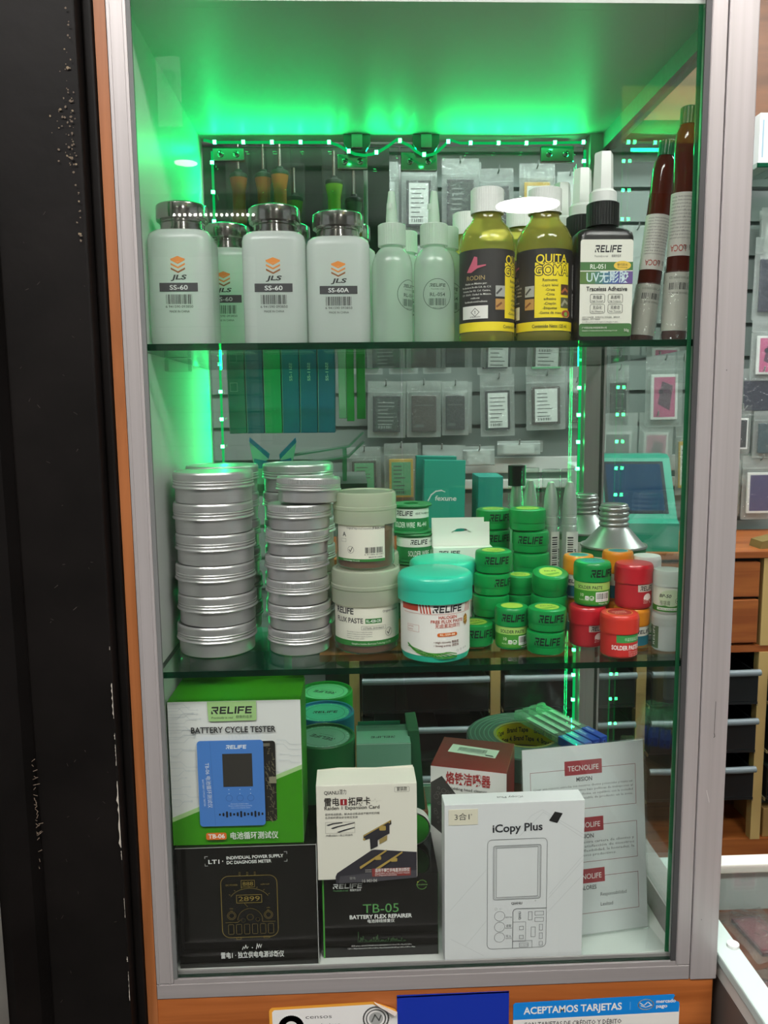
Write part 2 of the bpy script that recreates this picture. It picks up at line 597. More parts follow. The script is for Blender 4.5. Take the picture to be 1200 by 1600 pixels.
struct('trim_3', bx(-0.20, -0.1190, -0.075, -0.053, 0.0, 1.2, pbr('pale_grey_render', '#9b9892', 0.8, noise=('#7f7c77', 20, .3))))

# ---- lamps of the corridor and of the shop
def lamp_panel(name, label, loc, sx, sy, m, cat='ceiling lamp', group=None):
    t = thing(name, label, cat, loc, group=group)
    bx(-sx / 2 - .02, sx / 2 + .02, -sy / 2 - .02, sy / 2 + .02, 0.0, 0.035, WHITE_PL).build('housing', t)
    bx(-sx / 2, sx / 2, -sy / 2, sy / 2, -0.006, -0.0005, m).build('diffuser', t)
    return t
lamp_panel('added_panel_lamp', 'unseen panel lamp added on the corridor ceiling left of the cabinet front', (-0.35, -1.15, 2.71), 0.9, 0.35, ADDED_PANEL_LAMP)  # two unseen panels, added to light the cabinet front
lamp_panel('added_panel_lamp', 'unseen panel lamp added on the corridor ceiling right of the cabinet front', (0.95, -1.15, 2.71), 0.9, 0.35, ADDED_PANEL_LAMP)
lamp_panel('tube_lamp', 'long tube lamp on the shop ceiling behind the cabinet', (0.45, 0.78, 2.71), 1.5, 0.14, SHOP_LAMP)
lamp_panel('tube_lamp', 'long tube lamp on the shop ceiling above the showcase', (2.0, 0.45, 2.71), 1.5, 0.14, SHOP_LAMP)
t = thing('pendant_lamp', 'round white disc lamp hanging in the corridor, mirrored on the cabinet glass', 'pendant lamp', (1.138, -3.6, 2.56))
b = MB(); b.lathe([(0, 0.03), (0.168, 0.03), (0.168, 0.0), (0.166, 0.0)], WHITE_PL, 48); b.build('housing', t)
b = MB(); b.lathe([(0.0, -0.002), (0.165, -0.002), (0.165, 0.002)], DISC_LAMP, 48); b.build('diffuser', t)
b = MB(); b.tube([(0, 0, .03), (0, 0, .19)], .008, WHITE_PL); b.build('stem', t)
t = thing('downlight', 'small round downlight on the corridor ceiling', 'downlight', (-0.54, -3.08, 2.62))
b = MB(); b.lathe([(0.0, 0.13), (0.06, 0.13), (0.06, 0.0), (0.052, 0.0)], WHITE_PL, 32); b.build('ring', t)
b = MB(); b.lathe([(0.0, 0.0), (0.051, 0.0), (0.051, 0.004)], emit('downlight_lens', '#fff4e4', 16.0), 32); b.build('lens', t)
t = thing('light_bar', 'white light bar with a row of bright dots on the opposite shop front', 'light bar', (-0.58, -4.05, 2.62))
bx(-.24, .24, -.05, 0.0, -.03, .03, WHITE_PL).build('housing', t)
dotm = emit('white_bulb', '#fffaf0', 40.0)
b = MB(); b.lathe([(0, -.009), (.006, -.0065), (.009, 0), (.006, .0065), (0, .009)], dotm, 10)
d0 = b.build('bulb', t, (-0.225, .008, 0))
for k in range(1, 16):
    d = d0.copy(); COL.objects.link(d); d.location.x = -0.225 + k * 0.03
t = thing('hanging_sign', 'small white card sign hanging in the corridor, mirrored at the cabinet ceiling', 'sign', (-0.31, -1.70, 2.41))
b = bx(-.034, .034, -.002, 0, -.095, .095, PAPER_C)
p = Pr(b, flat((.034, 0.0005, -.095), (-1, 0, 0), (0, 0, 1)))
p.disc(.034, .135, .02, C('#3f4a45')); p.text('pt', .034, .128, .014, WHITE, al='c', bold=.02); p.text('Lo', .034, .07, .022, C('#3f4a45'), al='c')
b.build('card', t)
b = MB(); b.tube([(0, -.001, .095), (0, -.001, .34)], .001, BLACK); b.build('cord', t)
t = thing('hanging_sign', 'yellow sign board hanging in the corridor, mirrored at the upper right glass', 'sign', (1.19, -1.87, 2.41))
b = bx(-.13, .13, -.004, 0, -.085, .085, C('#d9c23a', .5))
p = Pr(b, flat((.13, 0.0005, -.085), (-1, 0, 0), (0, 0, 1)))
p.text('es', .15, .055, .06, C('#2e4a3e'), al='l', bold=.02)
b.build('board', t)
b = MB(); b.tube([(0, -.002, .085), (0, -.002, .34)], .0012, BLACK); b.build('cord', t)

# ================================================================== the display cabinet
cab = thing('display_cabinet', 'tall aluminium framed glass display cabinet with orange wood side and green lights', 'display cabinet', (0, 0, 0))
b = MB()
b.box(-0.0098, -0.0002, 0.0, 0.37, 0.80, 1.95, WOOD_V)
b.build('side_panel', cab)
bx(0.0, 0.012, 0.0205, 0.366, 0.936, 1.847, MELAMINE).build('side_lining', cab)
bx(0.0, 0.5300, 0.0205, 0.37, 1.847, 1.865, MELAMINE).build('top_panel', cab)
bx(0.0, 0.559, 0.0, 0.02, 1.872, 1.95, ALU_H).build('header_rail', cab)
bx(0.0, 0.5295, 0.0205, 0.366, 0.918, 0.936, MELAMINE).build('bottom_panel', cab)
bx(-0.0098, 0.556, 0.001, 0.0200, 0.60, 0.926, WOOD_H).build('base_panel', cab)
bx(-0.0098, 0.556, 0.0205, 0.37, 0.60, 0.9175, WOOD_H).build('base_box', cab)
bx(0.0172, 0.5168, 0.0080, 0.0204, 1.847, 1.865, MELAMINE).build('top_edge', cab)
# door frame
b = MB()
b.box(0.0, 0.0168, 0.0, 0.02, 0.9425, 1.8715, ALU, 0.0008)
b.box(0.0022, 0.0034, -0.0006, 0.0, 0.9425, 1.8715, ALU)
b.box(0.0128, 0.0140, -0.0006, 0.0, 0.9425, 1.8715, ALU)
fr = b.build('door_stile', cab)
b = MB()
b.box(0.5172, 0.5314, 0.0, 0.02, 0.9425, 1.8715, ALU, 0.0008)
b.box(0.5180, 0.5190, -0.0005, 0.0, 0.9425, 1.8715, ALU)
b.build('door_stile', cab)
b = MB()
b.box(0.0, 0.5314, 0.0, 0.02, 0.9265, 0.9420, ALU_H, 0.0008)
b.box(0.017, 0.517, 0.0004, 0.0030, 0.942, 0.9465, ALU_H)
b.box(0.017, 0.517, 0.0080, 0.0100, 0.942, 0.9500, ALU_H)
b.build('bottom_rail', cab)
b = MB()
b.box(0.5320, 0.5588, -0.001, 0.032, 0.9265, 1.95, ALU, 0.001)
p = Pr(b, front(0.532, -0.0011, 0.0))
p.line([(.0138, 1.218), (.0136, 1.186)], .0004, C('#3c3a3a')); p.line([(.0136, 1.186), (.0142, 1.183), (.0134, 1.182)], .0006, C('#3c3a3a'))
p.line([(.0085, 1.128), (.0115, 1.116)], .0005, C('#d8d4d2')); p.disc(.0105, 1.532, .0005, C('#555150')); p.disc(.0088, .992, .0005, C('#6b6664'))
b.build('corner_post', cab)
bx(0.0169, 0.0205, 0.0008, 0.0033, 0.9470, 1.8715, RUBBER).build('gasket', cab)
b = MB()
b.box(0.5122, 0.5171, 0.0008, 0.0033, 0.9470, 1.8715, ALU_DK)
b.build('gasket', cab)
bx(0.0172, 0.5168, 0.0035, 0.0075, 0.9470, 1.8715, GLASS, 0, {'-x': GLASS_EDGE, '+x': GLASS_EDGE, '+z': GLASS_EDGE, '-z': GLASS_EDGE}).build('front_glass', cab)
bx(0.5315, 0.5355, 0.0325, 0.334, 0.966, 1.827, GLASS_BACK, 0, {'-y': GLASS_EDGE, '+y': GLASS_EDGE}).build('side_glass', cab)
bx(0.5300, 0.5588, 0.0325, 0.366, 0.9265, 0.9655, ALU_H).build('side_rail', cab)
bx(0.5270, 0.5420, 0.0325, 0.334, 1.8275, 1.8468, ALU_H).build('side_rail', cab)
bx(0.5110, 0.5385, 0.3345, 0.366, 0.9365, 1.8468, ALU).build('rear_post', cab)
bx(0.0125, 0.5105, 0.357, 0.368, 0.9365, 0.962, ALU_H).build('rear_rail', cab)
for x0, x1 in ((0.0135, 0.2665), (0.2695, 0.5095)):
    bx(x0, x1, 0.359, 0.364, 0.9625, 1.838, GLASS_BACK, 0, {'-x': EDGE_LINE, '+x': EDGE_LINE, '+z': EDGE_LINE, '-z': EDGE_LINE}).build('rear_glass_door', cab)
def hinge(x0, x1, z0, z1):
    h = bx(x0, x1, 0.351, 0.3588, z0, z1, STEEL, 0.0015).build('hinge_plate', cab)
    for s in (0.25, 0.75):
        q = MB()
        q.lathe([(0, 0), (.0042, 0), (.0042, .001), (.003, .0022), (0, .0026)], STEEL, 18)
        q.box(-.0028, .0028, -.0005, .0005, .0024, .003, BLACK); q.box(-.0005, .0005, -.0028, .0028, .0024, .003, BLACK)
        q.build('screw', h, (x0 + (x1 - x0) * s, .3509, (z0 + z1) / 2), (R(90), R(20), 0))
hinge(.0275, .068, 1.8185, 1.8345); hinge(.187, .226, 1.808, 1.827); hinge(.269, .316, 1.806, 1.829); hinge(.451, .4945, 1.8165, 1.8375)
for xc in (.2125, .3005):
    q = MB()
    q.prism([(-.017, 1.8465), (-.017, 1.836), (-.011, 1.826), (.011, 1.826), (.017, 1.836), (.017, 1.8465)], 1, .338, .3505, pbr('smoked_catch', '#6f7775', 0.2, 0.6))
    q.box(-.007, .007, .334, .338, 1.829, 1.8464, STEEL, .0008)
    q.build('door_catch', cab, (xc, 0, 0))
b = MB(); b.box(.5055, .5300, .0208, .028, 1.212, 1.2500, ACRYLIC, .001); b.build('shelf_clip', cab)
b = MB(); b.box(.0124, .030, .10, .12, 1.236, 1.2500, ACRYLIC, .001); b.build('shelf_clip', cab)
b = MB(); b.box(.0124, .036, .10, .12, 1.541, 1.554, ACRYLIC, .001); b.build('shelf_clip', cab)
b = MB(); b.box(.5060, .5300, .0205, .028, 1.522, 1.5535, ACRYLIC, .001); b.build('shelf_clip', cab)

def glass_shelf(z0, z1, label):
    b = MB()
    P = [(0.0124, 0.0090), (0.5168, 0.0090), (0.5168, 0.0207), (0.5300, 0.0207), (0.5300, 0.333), (0.5030, 0.333), (0.5030, 0.3500), (0.0124, 0.3500)]
    n = len(P)
    b.add([(x, y, z0) for x, y in P], [tuple(range(n))[::-1]], SHELF_GLASS)
    b.add([(x, y, z1) for x, y in P], [tuple(range(n))], SHELF_GLASS)
    for k in range(n):
        (xa, ya), (xb, yb) = P[k], P[(k + 1) % n]
        b.add([(xa, ya, z0), (xb, yb, z0), (xb, yb, z1), (xa, ya, z1)], [(0, 1, 2, 3)], GLASS_EDGE)
    o = b.build('glass_shelf')
    return tag(o, label, 'shelf')
ZU, ZL, ZF = 1.5606, 1.2566, 0.9361
glass_shelf(1.5546, ZU, 'upper green edged glass shelf carrying the row of bottles')
glass_shelf(1.2506, ZL, 'lower green edged glass shelf carrying tins and paste jars')

bx(0.5088, 0.5126, 0.0078, 0.0088, 0.952, 1.846, clear('led_lit_pane_edge', '#4fae80', haze=0.6, hazecol='#3f9c6c', rough=0.1)).build('glass_edge', cab)  # LED light piped through the pane's edge is put into its green
# ---- the green light strips
def led_strip(label, path, spacing, facing, faces, rot, length, centre, share=1.0):
    t = thing('led_strip', label, 'light strip', path[0], group=None)
    o = Vector(path[0])
    b = MB(); b.tube([Vector(p) - o for p in path], 0.0018, LED_SLEEVE, 6)
    b.build('tape', t)
    pts = [Vector(p) for p in path]
    seg = [(pts[i + 1] - pts[i]).length for i in range(len(pts) - 1)]
    tot, d, first = sum(seg), spacing * 0.4, None
    q = MB(); q.box(-.0021, .0021, -.0014, .0012, -.0021, .0021, WHITE_PL, 0, None, {k: LED_MAT for k in faces})
    L = bpy.data.lights.new('strip_light', 'AREA')
    L.shape = 'RECTANGLE'
    L.size, L.size_y = length, .004
    L.color = (0.0, 1.0, 0.21)
    L.energy = LED_WATT * share * length / .49
    lo = bpy.data.objects.new('strip_light', L)
    COL.objects.link(lo); lo.parent = t; lo.location = Vector(centre) - o
    lo.rotation_mode = 'XYZ'; lo.rotation_euler = rot
    while d < tot:
        k, r = 0, d
        while r > seg[k]:
            r -= seg[k]; k += 1
        pos = pts[k].lerp(pts[k + 1], r / seg[k]) + Vector(facing) * 0.0032 - o
        if first is None:
            first = q.build('led', t, pos)
        else:
            c = first.copy(); COL.objects.link(c); c.location = pos
        d += spacing
    return t
pp = [(.018, .346, 1.842), (.03, .347, 1.8395), (.10, .347, 1.8395), (.178, .347, 1.8395)]
for k in range(1, 9):
    a = k / 8; pp.append((.178 + .086 * a, .334 - .004 * math.sin(math.pi * a), 1.8395 - .021 * math.sin(math.pi * a) ** 1.0))
pp.append((.268, .336, 1.837))
for k in range(1, 9):
    a = k / 8; pp.append((.272 + .058 * a, .332, 1.838 - .019 * math.sin(math.pi * a)))
pp += [(.345, .345, 1.838), (.43, .347, 1.8385), (.507, .340, 1.8375)]
led_strip('green light strip along the top of the cabinet back, sagging round the catches', pp, 0.0362, (0, -1, -0.2), ('-y', '-z'), (R(-90), 0, 0), .47, (.262, .3425, 1.829))
led_strip('green light strip running down the right rear post', [(.5073, .346, 1.83), (.5070, .346, 1.5), (.5066, .346, 1.2), (.5066, .346, .972)], 0.0362, (-.5, -.5, 0), ('-y', '-x'), (R(90), R(90), R(90)), .84, (.5035, .345, 1.40))
led_strip('green light strip running down the left rear corner', [(.0270, .352, 1.83), (.0270, .352, 1.5), (.0270, .352, .972)], 0.0362, (0, -.8, 0), ('-y', '-x', '+x'), (R(90), R(90), R(140)), .84, (.0290, .3475, 1.40), .62)

# ---- stickers on the wood below
t = thing('sticker', 'white census sticker with orange border and peeling corner below the cabinet', 'sticker', (.109, .0003, .845))
b = MB()
f = front(0, -.0002, 0)
p = Pr(b, f)
out = [(.0, 0), (.0, .064), (.001, .0665), (.003, .068), (.104, .0705), (.125, .0615), (.1275, .058), (.1275, 0)]
p.poly(out, C('#f0a83a'))
p.poly([(.003, 0), (.003, .063), (.005, .0652), (.103, .0675), (.1275, .056), (.1275, 0)], C('#ecebe8'))
p.ring(.0215, .046, .0095, .006, BLACK, 30, None, 0, 300); p.line([(.031, .046), (.026, .02)], .0055, BLACK)
p.text('censos', .036, .0545, .0042, C('#4c4c4c'), w=.026); p.text('económicos', .036, .045, .0042, C('#4c4c4c'), w=.034)
p.ring(.106, .052, .0125, .0016, C('#8f918f')); p.ring(.106, .052, .0095, .0012, C('#7d807e')); p.disc(.106, .052, .007, C('#a9aba8')); p.line([(.102, .049), (.105, .056), (.109, .05), (.111, .055)], .0014, C('#5d605d'))
b.build('print', t)
b = MB()
vs, fs = [], []
for i in range(7):
    a = i / 6
    vs += [(.104 + .010 * a, -.0006 - .006 * math.sin(a * 2.2), .0705 - .003 * a), (.1275 - .004 * a, -.0006 - .006 * math.sin(a * 2.2), .058 + .001 * a)]
fs = [(2 * i, 2 * i + 2, 2 * i + 3, 2 * i + 1) for i in range(6)]
b.add(vs, fs, C('#d6d2c9'), True); b.build('peeled_corner', t)
b = MB(); b.box(0, .1124, -.0006, 0, 0, .0765, C('#0a2fa8', .5)); b.prism([(0, .0752), (.1124, .0765), (.1124, .0750), (0, .0738)], 1, -.0006, 0, C('#0a2fa8', .5))
tag(b.build('sticker', None, (.2362, .0006, .8445)), 'plain deep blue sticker on the wood under the bottom rail', 'sticker')
b = MB(); p = Pr(b, front(0, 0, 0))
p.poly([(0, 0), (0, .061), (.002, .063), (.163, .066), (.1645, .0645), (.1630, .061), (.1655, .0585), (.1690, .057), (.1695, .055), (.1695, 0)], C('#eceae4'))
p.poly([(0, .0440), (0, .061), (.002, .063), (.163, .066), (.1645, .0645), (.1630, .061), (.1655, .0585), (.1690, .057), (.1695, .0545), (.1690, .0462)], C('#0a86dd'))
p.text('ACEPTAMOS TARJETAS', .0105, .0500, .0075, WHITE, w=.100, bold=.025, rot=.7)
p.line([(.119, .0505), (.119, .059)], .0004, C('#8cc6ee'))
p.ring(.135, .0556, .0078, .0010, WHITE, 30, .0056); p.line([(.129, .0575), (.133, .0545), (.137, .0585), (.141, .0545)], .0009, WHITE); p.line([(.130, .0545), (.135, .0525), (.140, .0545)], .0008, WHITE)
p.text('mercado', .1455, .0568, .0038, WHITE, w=.020, bold=.025, rot=.7); p.text('pago', .1455, .0516, .0038, WHITE, w=.0115, bold=.025, rot=.7)
p.text('CON TARJETAS DE CRÉDITO Y DÉBITO', .0105, .036, .005, C('#44444a'), w=.1, bold=.01)
tag(b.build('sticker', None, (.353, .0002, .845)), 'light blue card payment sticker with white lettering below the cabinet', 'sticker')

# ================================================================== upper shelf
def rr_ring(hx, hy, r, n=6):
    P = []
    for cx, cy_, a0 in ((hx - r, hy - r, 0), (-hx + r, hy - r, 90), (-hx + r, -hy + r, 180), (hx - r, -hy + r, 270)):
        for k in range(n + 1):
            a = R(a0 + 90 * k / n)
            P.append((cx + r * math.cos(a), cy_ + r * math.sin(a)))
    return P
def loft(mb, secs, m, n=6):
    """secs: (hx, hy, corner radius, z) bottom to top, closed at both ends"""
    rings = [[(x, y, z) for x, y in rr_ring(hx, hy, r, n)] for hx, hy, r, z in secs]
    k = len(rings[0])
    vs = [p for r in rings for p in r]
    fs = [tuple(range(k))[::-1]]
    for i in range(len(rings) - 1):
        for j in range(k):
            j2 = (j + 1) % k
            fs.append((i * k + j, i * k + j2, (i + 1) * k + j2, (i + 1) * k + j))
    fs.append(tuple((len(rings) - 1) * k + j for j in range(k)))
    mb.add(vs, fs, m, True)
def ribbed(mb, r, z0, z1, n, m, d=0.0004, top=True):
    """a cap wall with fine upright ribs"""
    vs, fs = [], []
    N = n * 2
    for z in (z0, z1):
        for k in range(N):
            a = 2 * math.pi * k / N
            q = r if k % 2 else r - d
            vs.append((q * math.cos(a), q * math.sin(a), z))
    for k in range(N):
        k2 = (k + 1) % N
        fs.append((k, k2, N + k2, N + k))
    mb.add(vs, fs, m)
    if top:
        mb.lathe([(r - d, z1), (r - .0012, z1 + .0008), (0, z1 + .0008)], m, 32)

INK = C('#2a2a2c')
ORANGE = C('#d98434')
def pump_bottle(label, loc, model, group=None, sz=1.0):
    t = thing('pump_bottle', label, 'bottle', loc)
    h = .1055
    b = MB()
    loft(b, [(.026, .026, .010, 0), (.0285, .0285, .011, .0015), (.0295, .0295, .012, .005), (.0295, .0295, .012, h - .010), (.0285, .0285, .013, h - .005), (.0255, .0255, .014, h - .0015), (.020, .020, .0195, h), (.0185, .0185, .018, h + .003)], FROST)
    b.build('body', t)
    b = MB()
    p = Pr(b, front(0, -.0295, 0))
    for v0 in (.0665, .0705, .0745):
        c = ORANGE if v0 > .07 else C('#8e5527')
        p.poly([(-.0065, v0 + .0015), (0, v0 - .0018), (.0065, v0 + .0015), (.0065, v0 + .0032), (0, v0 - .0002), (-.0065, v0 + .0032)], c)
    p.poly([(-.0065, .0772), (0, .0745), (.0065, .0772), (0, .0797)], ORANGE)
    p.text('JLS', 0, .0592, .0040, INK, w=.0135, al='c', bold=.03, shear=.35)
    p.rect(-.0175, .0485, .0175, .0562, C('#3a3a3c'))
    p.text(model, 0, .0502, .0040, C('#d7dcd8'), w=.0165 if len(model) < 6 else .019, al='c', bold=.01)
    p.bars(-.012, .0375, .024, .0085, INK, 24, 4)
    p.text('6 941590 093850', 0, .0342, .0022, INK, w=.025, al='c')
    p.text('MADE IN CHINA', 0, .0300, .0020, INK, w=.0185, al='c')
    b.build('print', t)
    b = MB()
    b.lathe([(.0190, h - .001), (.0222, h - .001), (.0222, h + .0015), (.0205, h + .002), (.0205, h + .0065), (.0212, h + .007), (.0205, h + .0078), (.0205, h + .0095), (.0240, h + .0098), (.0243, h + .0105), (.0243, h + .0215), (.0241, h + .0228), (.0230, h + .0238), (.0185, h + .0252), (.0175, h + .0246), (0, h + .0246)], STEEL, 56)
    b.build('pump_lid', t)
    t.scale = (1, 1, sz)
    return t
G1 = 'square pump bottles on the upper shelf'
pump_bottle('square frosted pump bottle at the left end of the upper shelf front row', (.0435, .066, ZU), 'SS-60', sz=1.02)
pump_bottle('square frosted pump bottle, second in the upper shelf front row', (.1305, .066, ZU), 'SS-60')
pump_bottle('square frosted pump bottle standing right beside the soft dropper bottles', (.1905, .066, ZU), 'SS-60A', sz=.955)
for o, x in (('behind the gap of the two left front ones', .0745), ('half hidden behind the second front pump bottle', .1365), ('half hidden behind the front one next to the droppers', .1985)):
    pump_bottle('square pump bottle ' + o, (x, .132, ZU), 'SS-60', sz=.985)
for o in list(COL.objects):
    if o.name.startswith('pump_bottle'):
        o['group'] = G1

def needle_bottle(label, loc, rz, nozzle=True):
    t = thing('dropper_bottle', label, 'bottle', loc, rz, 'soft dropper bottles on the upper shelf')
    b = MB()
    b.lathe([(0, .0005), (.0165, .0005), (.0185, .002), (.0194, .006), (.0194, .070), (.0188, .077), (.0165, .084), (.0128, .089), (.0105, .0905), (.0105, .094)], MILKY, 48)
    b.build('body', t)
    b = MB()
    p = Pr(b, cyl(.0194))
    g = C('#3a4742')
    p.ring(0, .046, .0138, .0005, g, 40)
    p.logo(0, .0525, .015, .0030, g, 'c')
    p.text('Practically is real', 0, .0500, .0012, g, w=.012, al='c')
    p.text('RL-054', 0, .0440, .0032, g, w=.0145, al='c', bold=.012)
    p.bars(-.0085, .0355, .017, .0065, g, 20, 6)
    p.text('MADE IN CHINA', 0, .0328, .0012, g, w=.009, al='c')
    b.build('print', t)
    b = MB()
    b.lathe([(.0105, .0925), (.0132, .0925)], MILKY_CAP, 32)
    ribbed(b, .0132, .0925, .1115, 36, MILKY_CAP)
    b.build('cap', t)
    if nozzle:
        b = MB()
        b.lathe([(.0058, .1122), (.0052, .122), (.0045, .130), (.0030, .1425), (.0018, .1428), (0, .1428)], MILKY_CAP, 24)
        b.lathe([(.0030, .126), (.0026, .131), (0, .1312)], MILKY_CAP, 16, -.0035, 0)
        b.build('nozzle', t)
    return t
needle_bottle('soft dropper bottle with round mark turned right, next to the pump bottles', (.2415, .056, ZU), R(52))
needle_bottle('soft dropper bottle with round mark facing front, next to the yellow bottle', (.2815, .056, ZU), R(4))
needle_bottle('soft bottle with flat cap half hidden behind the left dropper bottle', (.2585, .130, ZU), R(10), False).scale = (1, 1, 1.08)
needle_bottle('soft bottle with flat cap half hidden behind the right dropper bottle', (.2990, .112, ZU), R(10), False).scale = (1, 1, 1.08)

YEL = C('#efd820')
LBLK = C('#22201f')
def remover_bottle(label, loc, rz):
    t = thing('solvent_bottle', label, 'bottle', loc, rz, 'yellow glue remover bottles on the upper shelf')
    b = MB()
    b.lathe([(0, .0006), (.022, .0006), (.0255, .002), (.0266, .005), (.0266, .0095), (.0262, .0105), (.0262, .0875), (.0266, .0885), (.0266, .094), (.0252, .101), (.0212, .1085), (.0158, .1145), (.0138, .118), (.0138, .124)], YELLOW_LIQ, 56)
    b.build('body', t)
    b = MB()
    p = Pr(b, cyl(.0263))
    P = 2 * math.pi * .0263
    p.rect(-P / 2, .011, P / 2, .0865, LBLK, 64)
    p.rect(-P / 2, .0115, P / 2, .0200, YEL, 64)
    p.rect(-.0165, .0235, .0185, .0740, YEL, 14)
    for s, v, w_, h in (('QUITA', .0735, .031, .0078), ('GOMA', .0625, .034, .0088)):
        p.text(s, 0, v, h, LBLK, w=w_, al='c', bold=.075, like=.012)
        p.text(s, 0, v, h, YEL, w=w_, al='c', bold=.012)
    p.text('Remueve:', -.002, .0565, .0028, LBLK, w=.0145, al='c', bold=.012)
    for k, s in enumerate(('-Lapiz labial', '-Grasa', '-Cinta', 'adhesiva', '-Crayón', '-Etiquetas', '-Goma de mascar')):
        p.text(s, -.0022 if k < 6 else 0, .0520 - k * .0042, .0024, LBLK, al='c', bold=.008)
    p.rect(.0085, .0445, .0178, .0540, C('#4d2d1d'), 4); p.line([(.010, .047), (.0135, .050), (.0165, .048)], .002, C('#b8683b'))
    p.rect(.0085, .0325, .0178, .0420, C('#5b5b3b'), 4); p.line([(.010, .035), (.013, .039), (.0165, .037)], .0022, C('#a6a08a'))
    p.rect(-.0265, .0430, -.0168, .0530, C('#a9aaa5'), 4); p.line([(-.025, .046), (-.021, .050)], .0018, C('#454545'))
    p.rect(-.0265, .0310, -.0168, .0410, C('#b98a4a'), 4); p.line([(-.025, .034), (-.021, .037)], .0018, C('#7a4a22'))
    p.disc(.0150, .0272, .0058, C('#d2a05a'), 24, .0036); p.disc(.0150, .0272, .0052, C('#a83428'), 24, .0031); p.disc(.0148, .0268, .0024, C('#7ea83c'), 16, .0022)
    p.text('Contenido Neto: 125 ml.', -.001, .0142, .0030, LBLK, w=.035, al='c', bold=.012)
    q = -.0455   # the back panel of the label
    p.poly([(q - .009, .0660), (q - .004, .0655), (q + .002, .0690), (q + .010, .0710), (q + .010, .0722), (q + .002, .0715), (q + .002, .0790), (q - .001, .0800), (q - .004, .0740)], C('#c55a72'))
    p.text('RODIN', q, .0585, .0040, C('#b49b62'), w=.018, al='c')
    for k, s in enumerate(('Hecho en México por:', 'Productora Rodin S.A. de C.V.', 'Oriente Sur 53, Col. Centro,', 'C.P. 15610, Ciudad de México.', 'rodin.mx', 'facebook.com/rodinmx')):
        p.text(s, q, .0545 - k * .0033, .0017, C('#e6e4dc'), al='c', bold=.008)
    p.rect(q - .0145, .0190 + .004, q + .0120, .0350, C('#e6e4de'), 8)
    p.line([(q, .0328), (q + .004, .0290), (q, .0252), (q - .004, .0290)], .0005, LBLK, True); p.text('!', q, .0274, .003, LBLK, al='c', bold=.03)
    p.text('ATENCIÓN', q, .0240, .0014, LBLK, al='c', bold=.01)
    q = .036
    p.rrect(q - .011, .050, q + .011, .074, .003, C('#b9b9b4')); p.rrect(q - .011, .024, q + .011, .047, .003, C('#b9b9b4'))
    for k in range(6):
        p.line([(q - .009, .071 - k * .003), (q + .009, .071 - k * .003)], .0006, LBLK); p.line([(q - .009, .044 - k * .003), (q + .009, .044 - k * .003)], .0006, LBLK)
    b.build('label', t)
    b = MB()
    b.lathe([(.0138, .1225), (.0158, .1225)], WHITE_PL, 32)
    ribbed(b, .0158, .1225, .1445, 44, WHITE_PL)
    b.build('cap', t)
    return t
remover_bottle('yellow glue remover bottle with label turned right and pink mark in front', (.3330, .061, ZU), R(66))
remover_bottle('yellow glue remover bottle with front label facing forward', (.3885, .061, ZU), R(4))
remover_bottle('yellow glue remover bottle hidden behind the one with the pink mark', (.3275, .155, ZU), R(20))
remover_bottle('yellow glue remover bottle hidden behind the one facing forward', (.3790, .122, ZU), R(20))

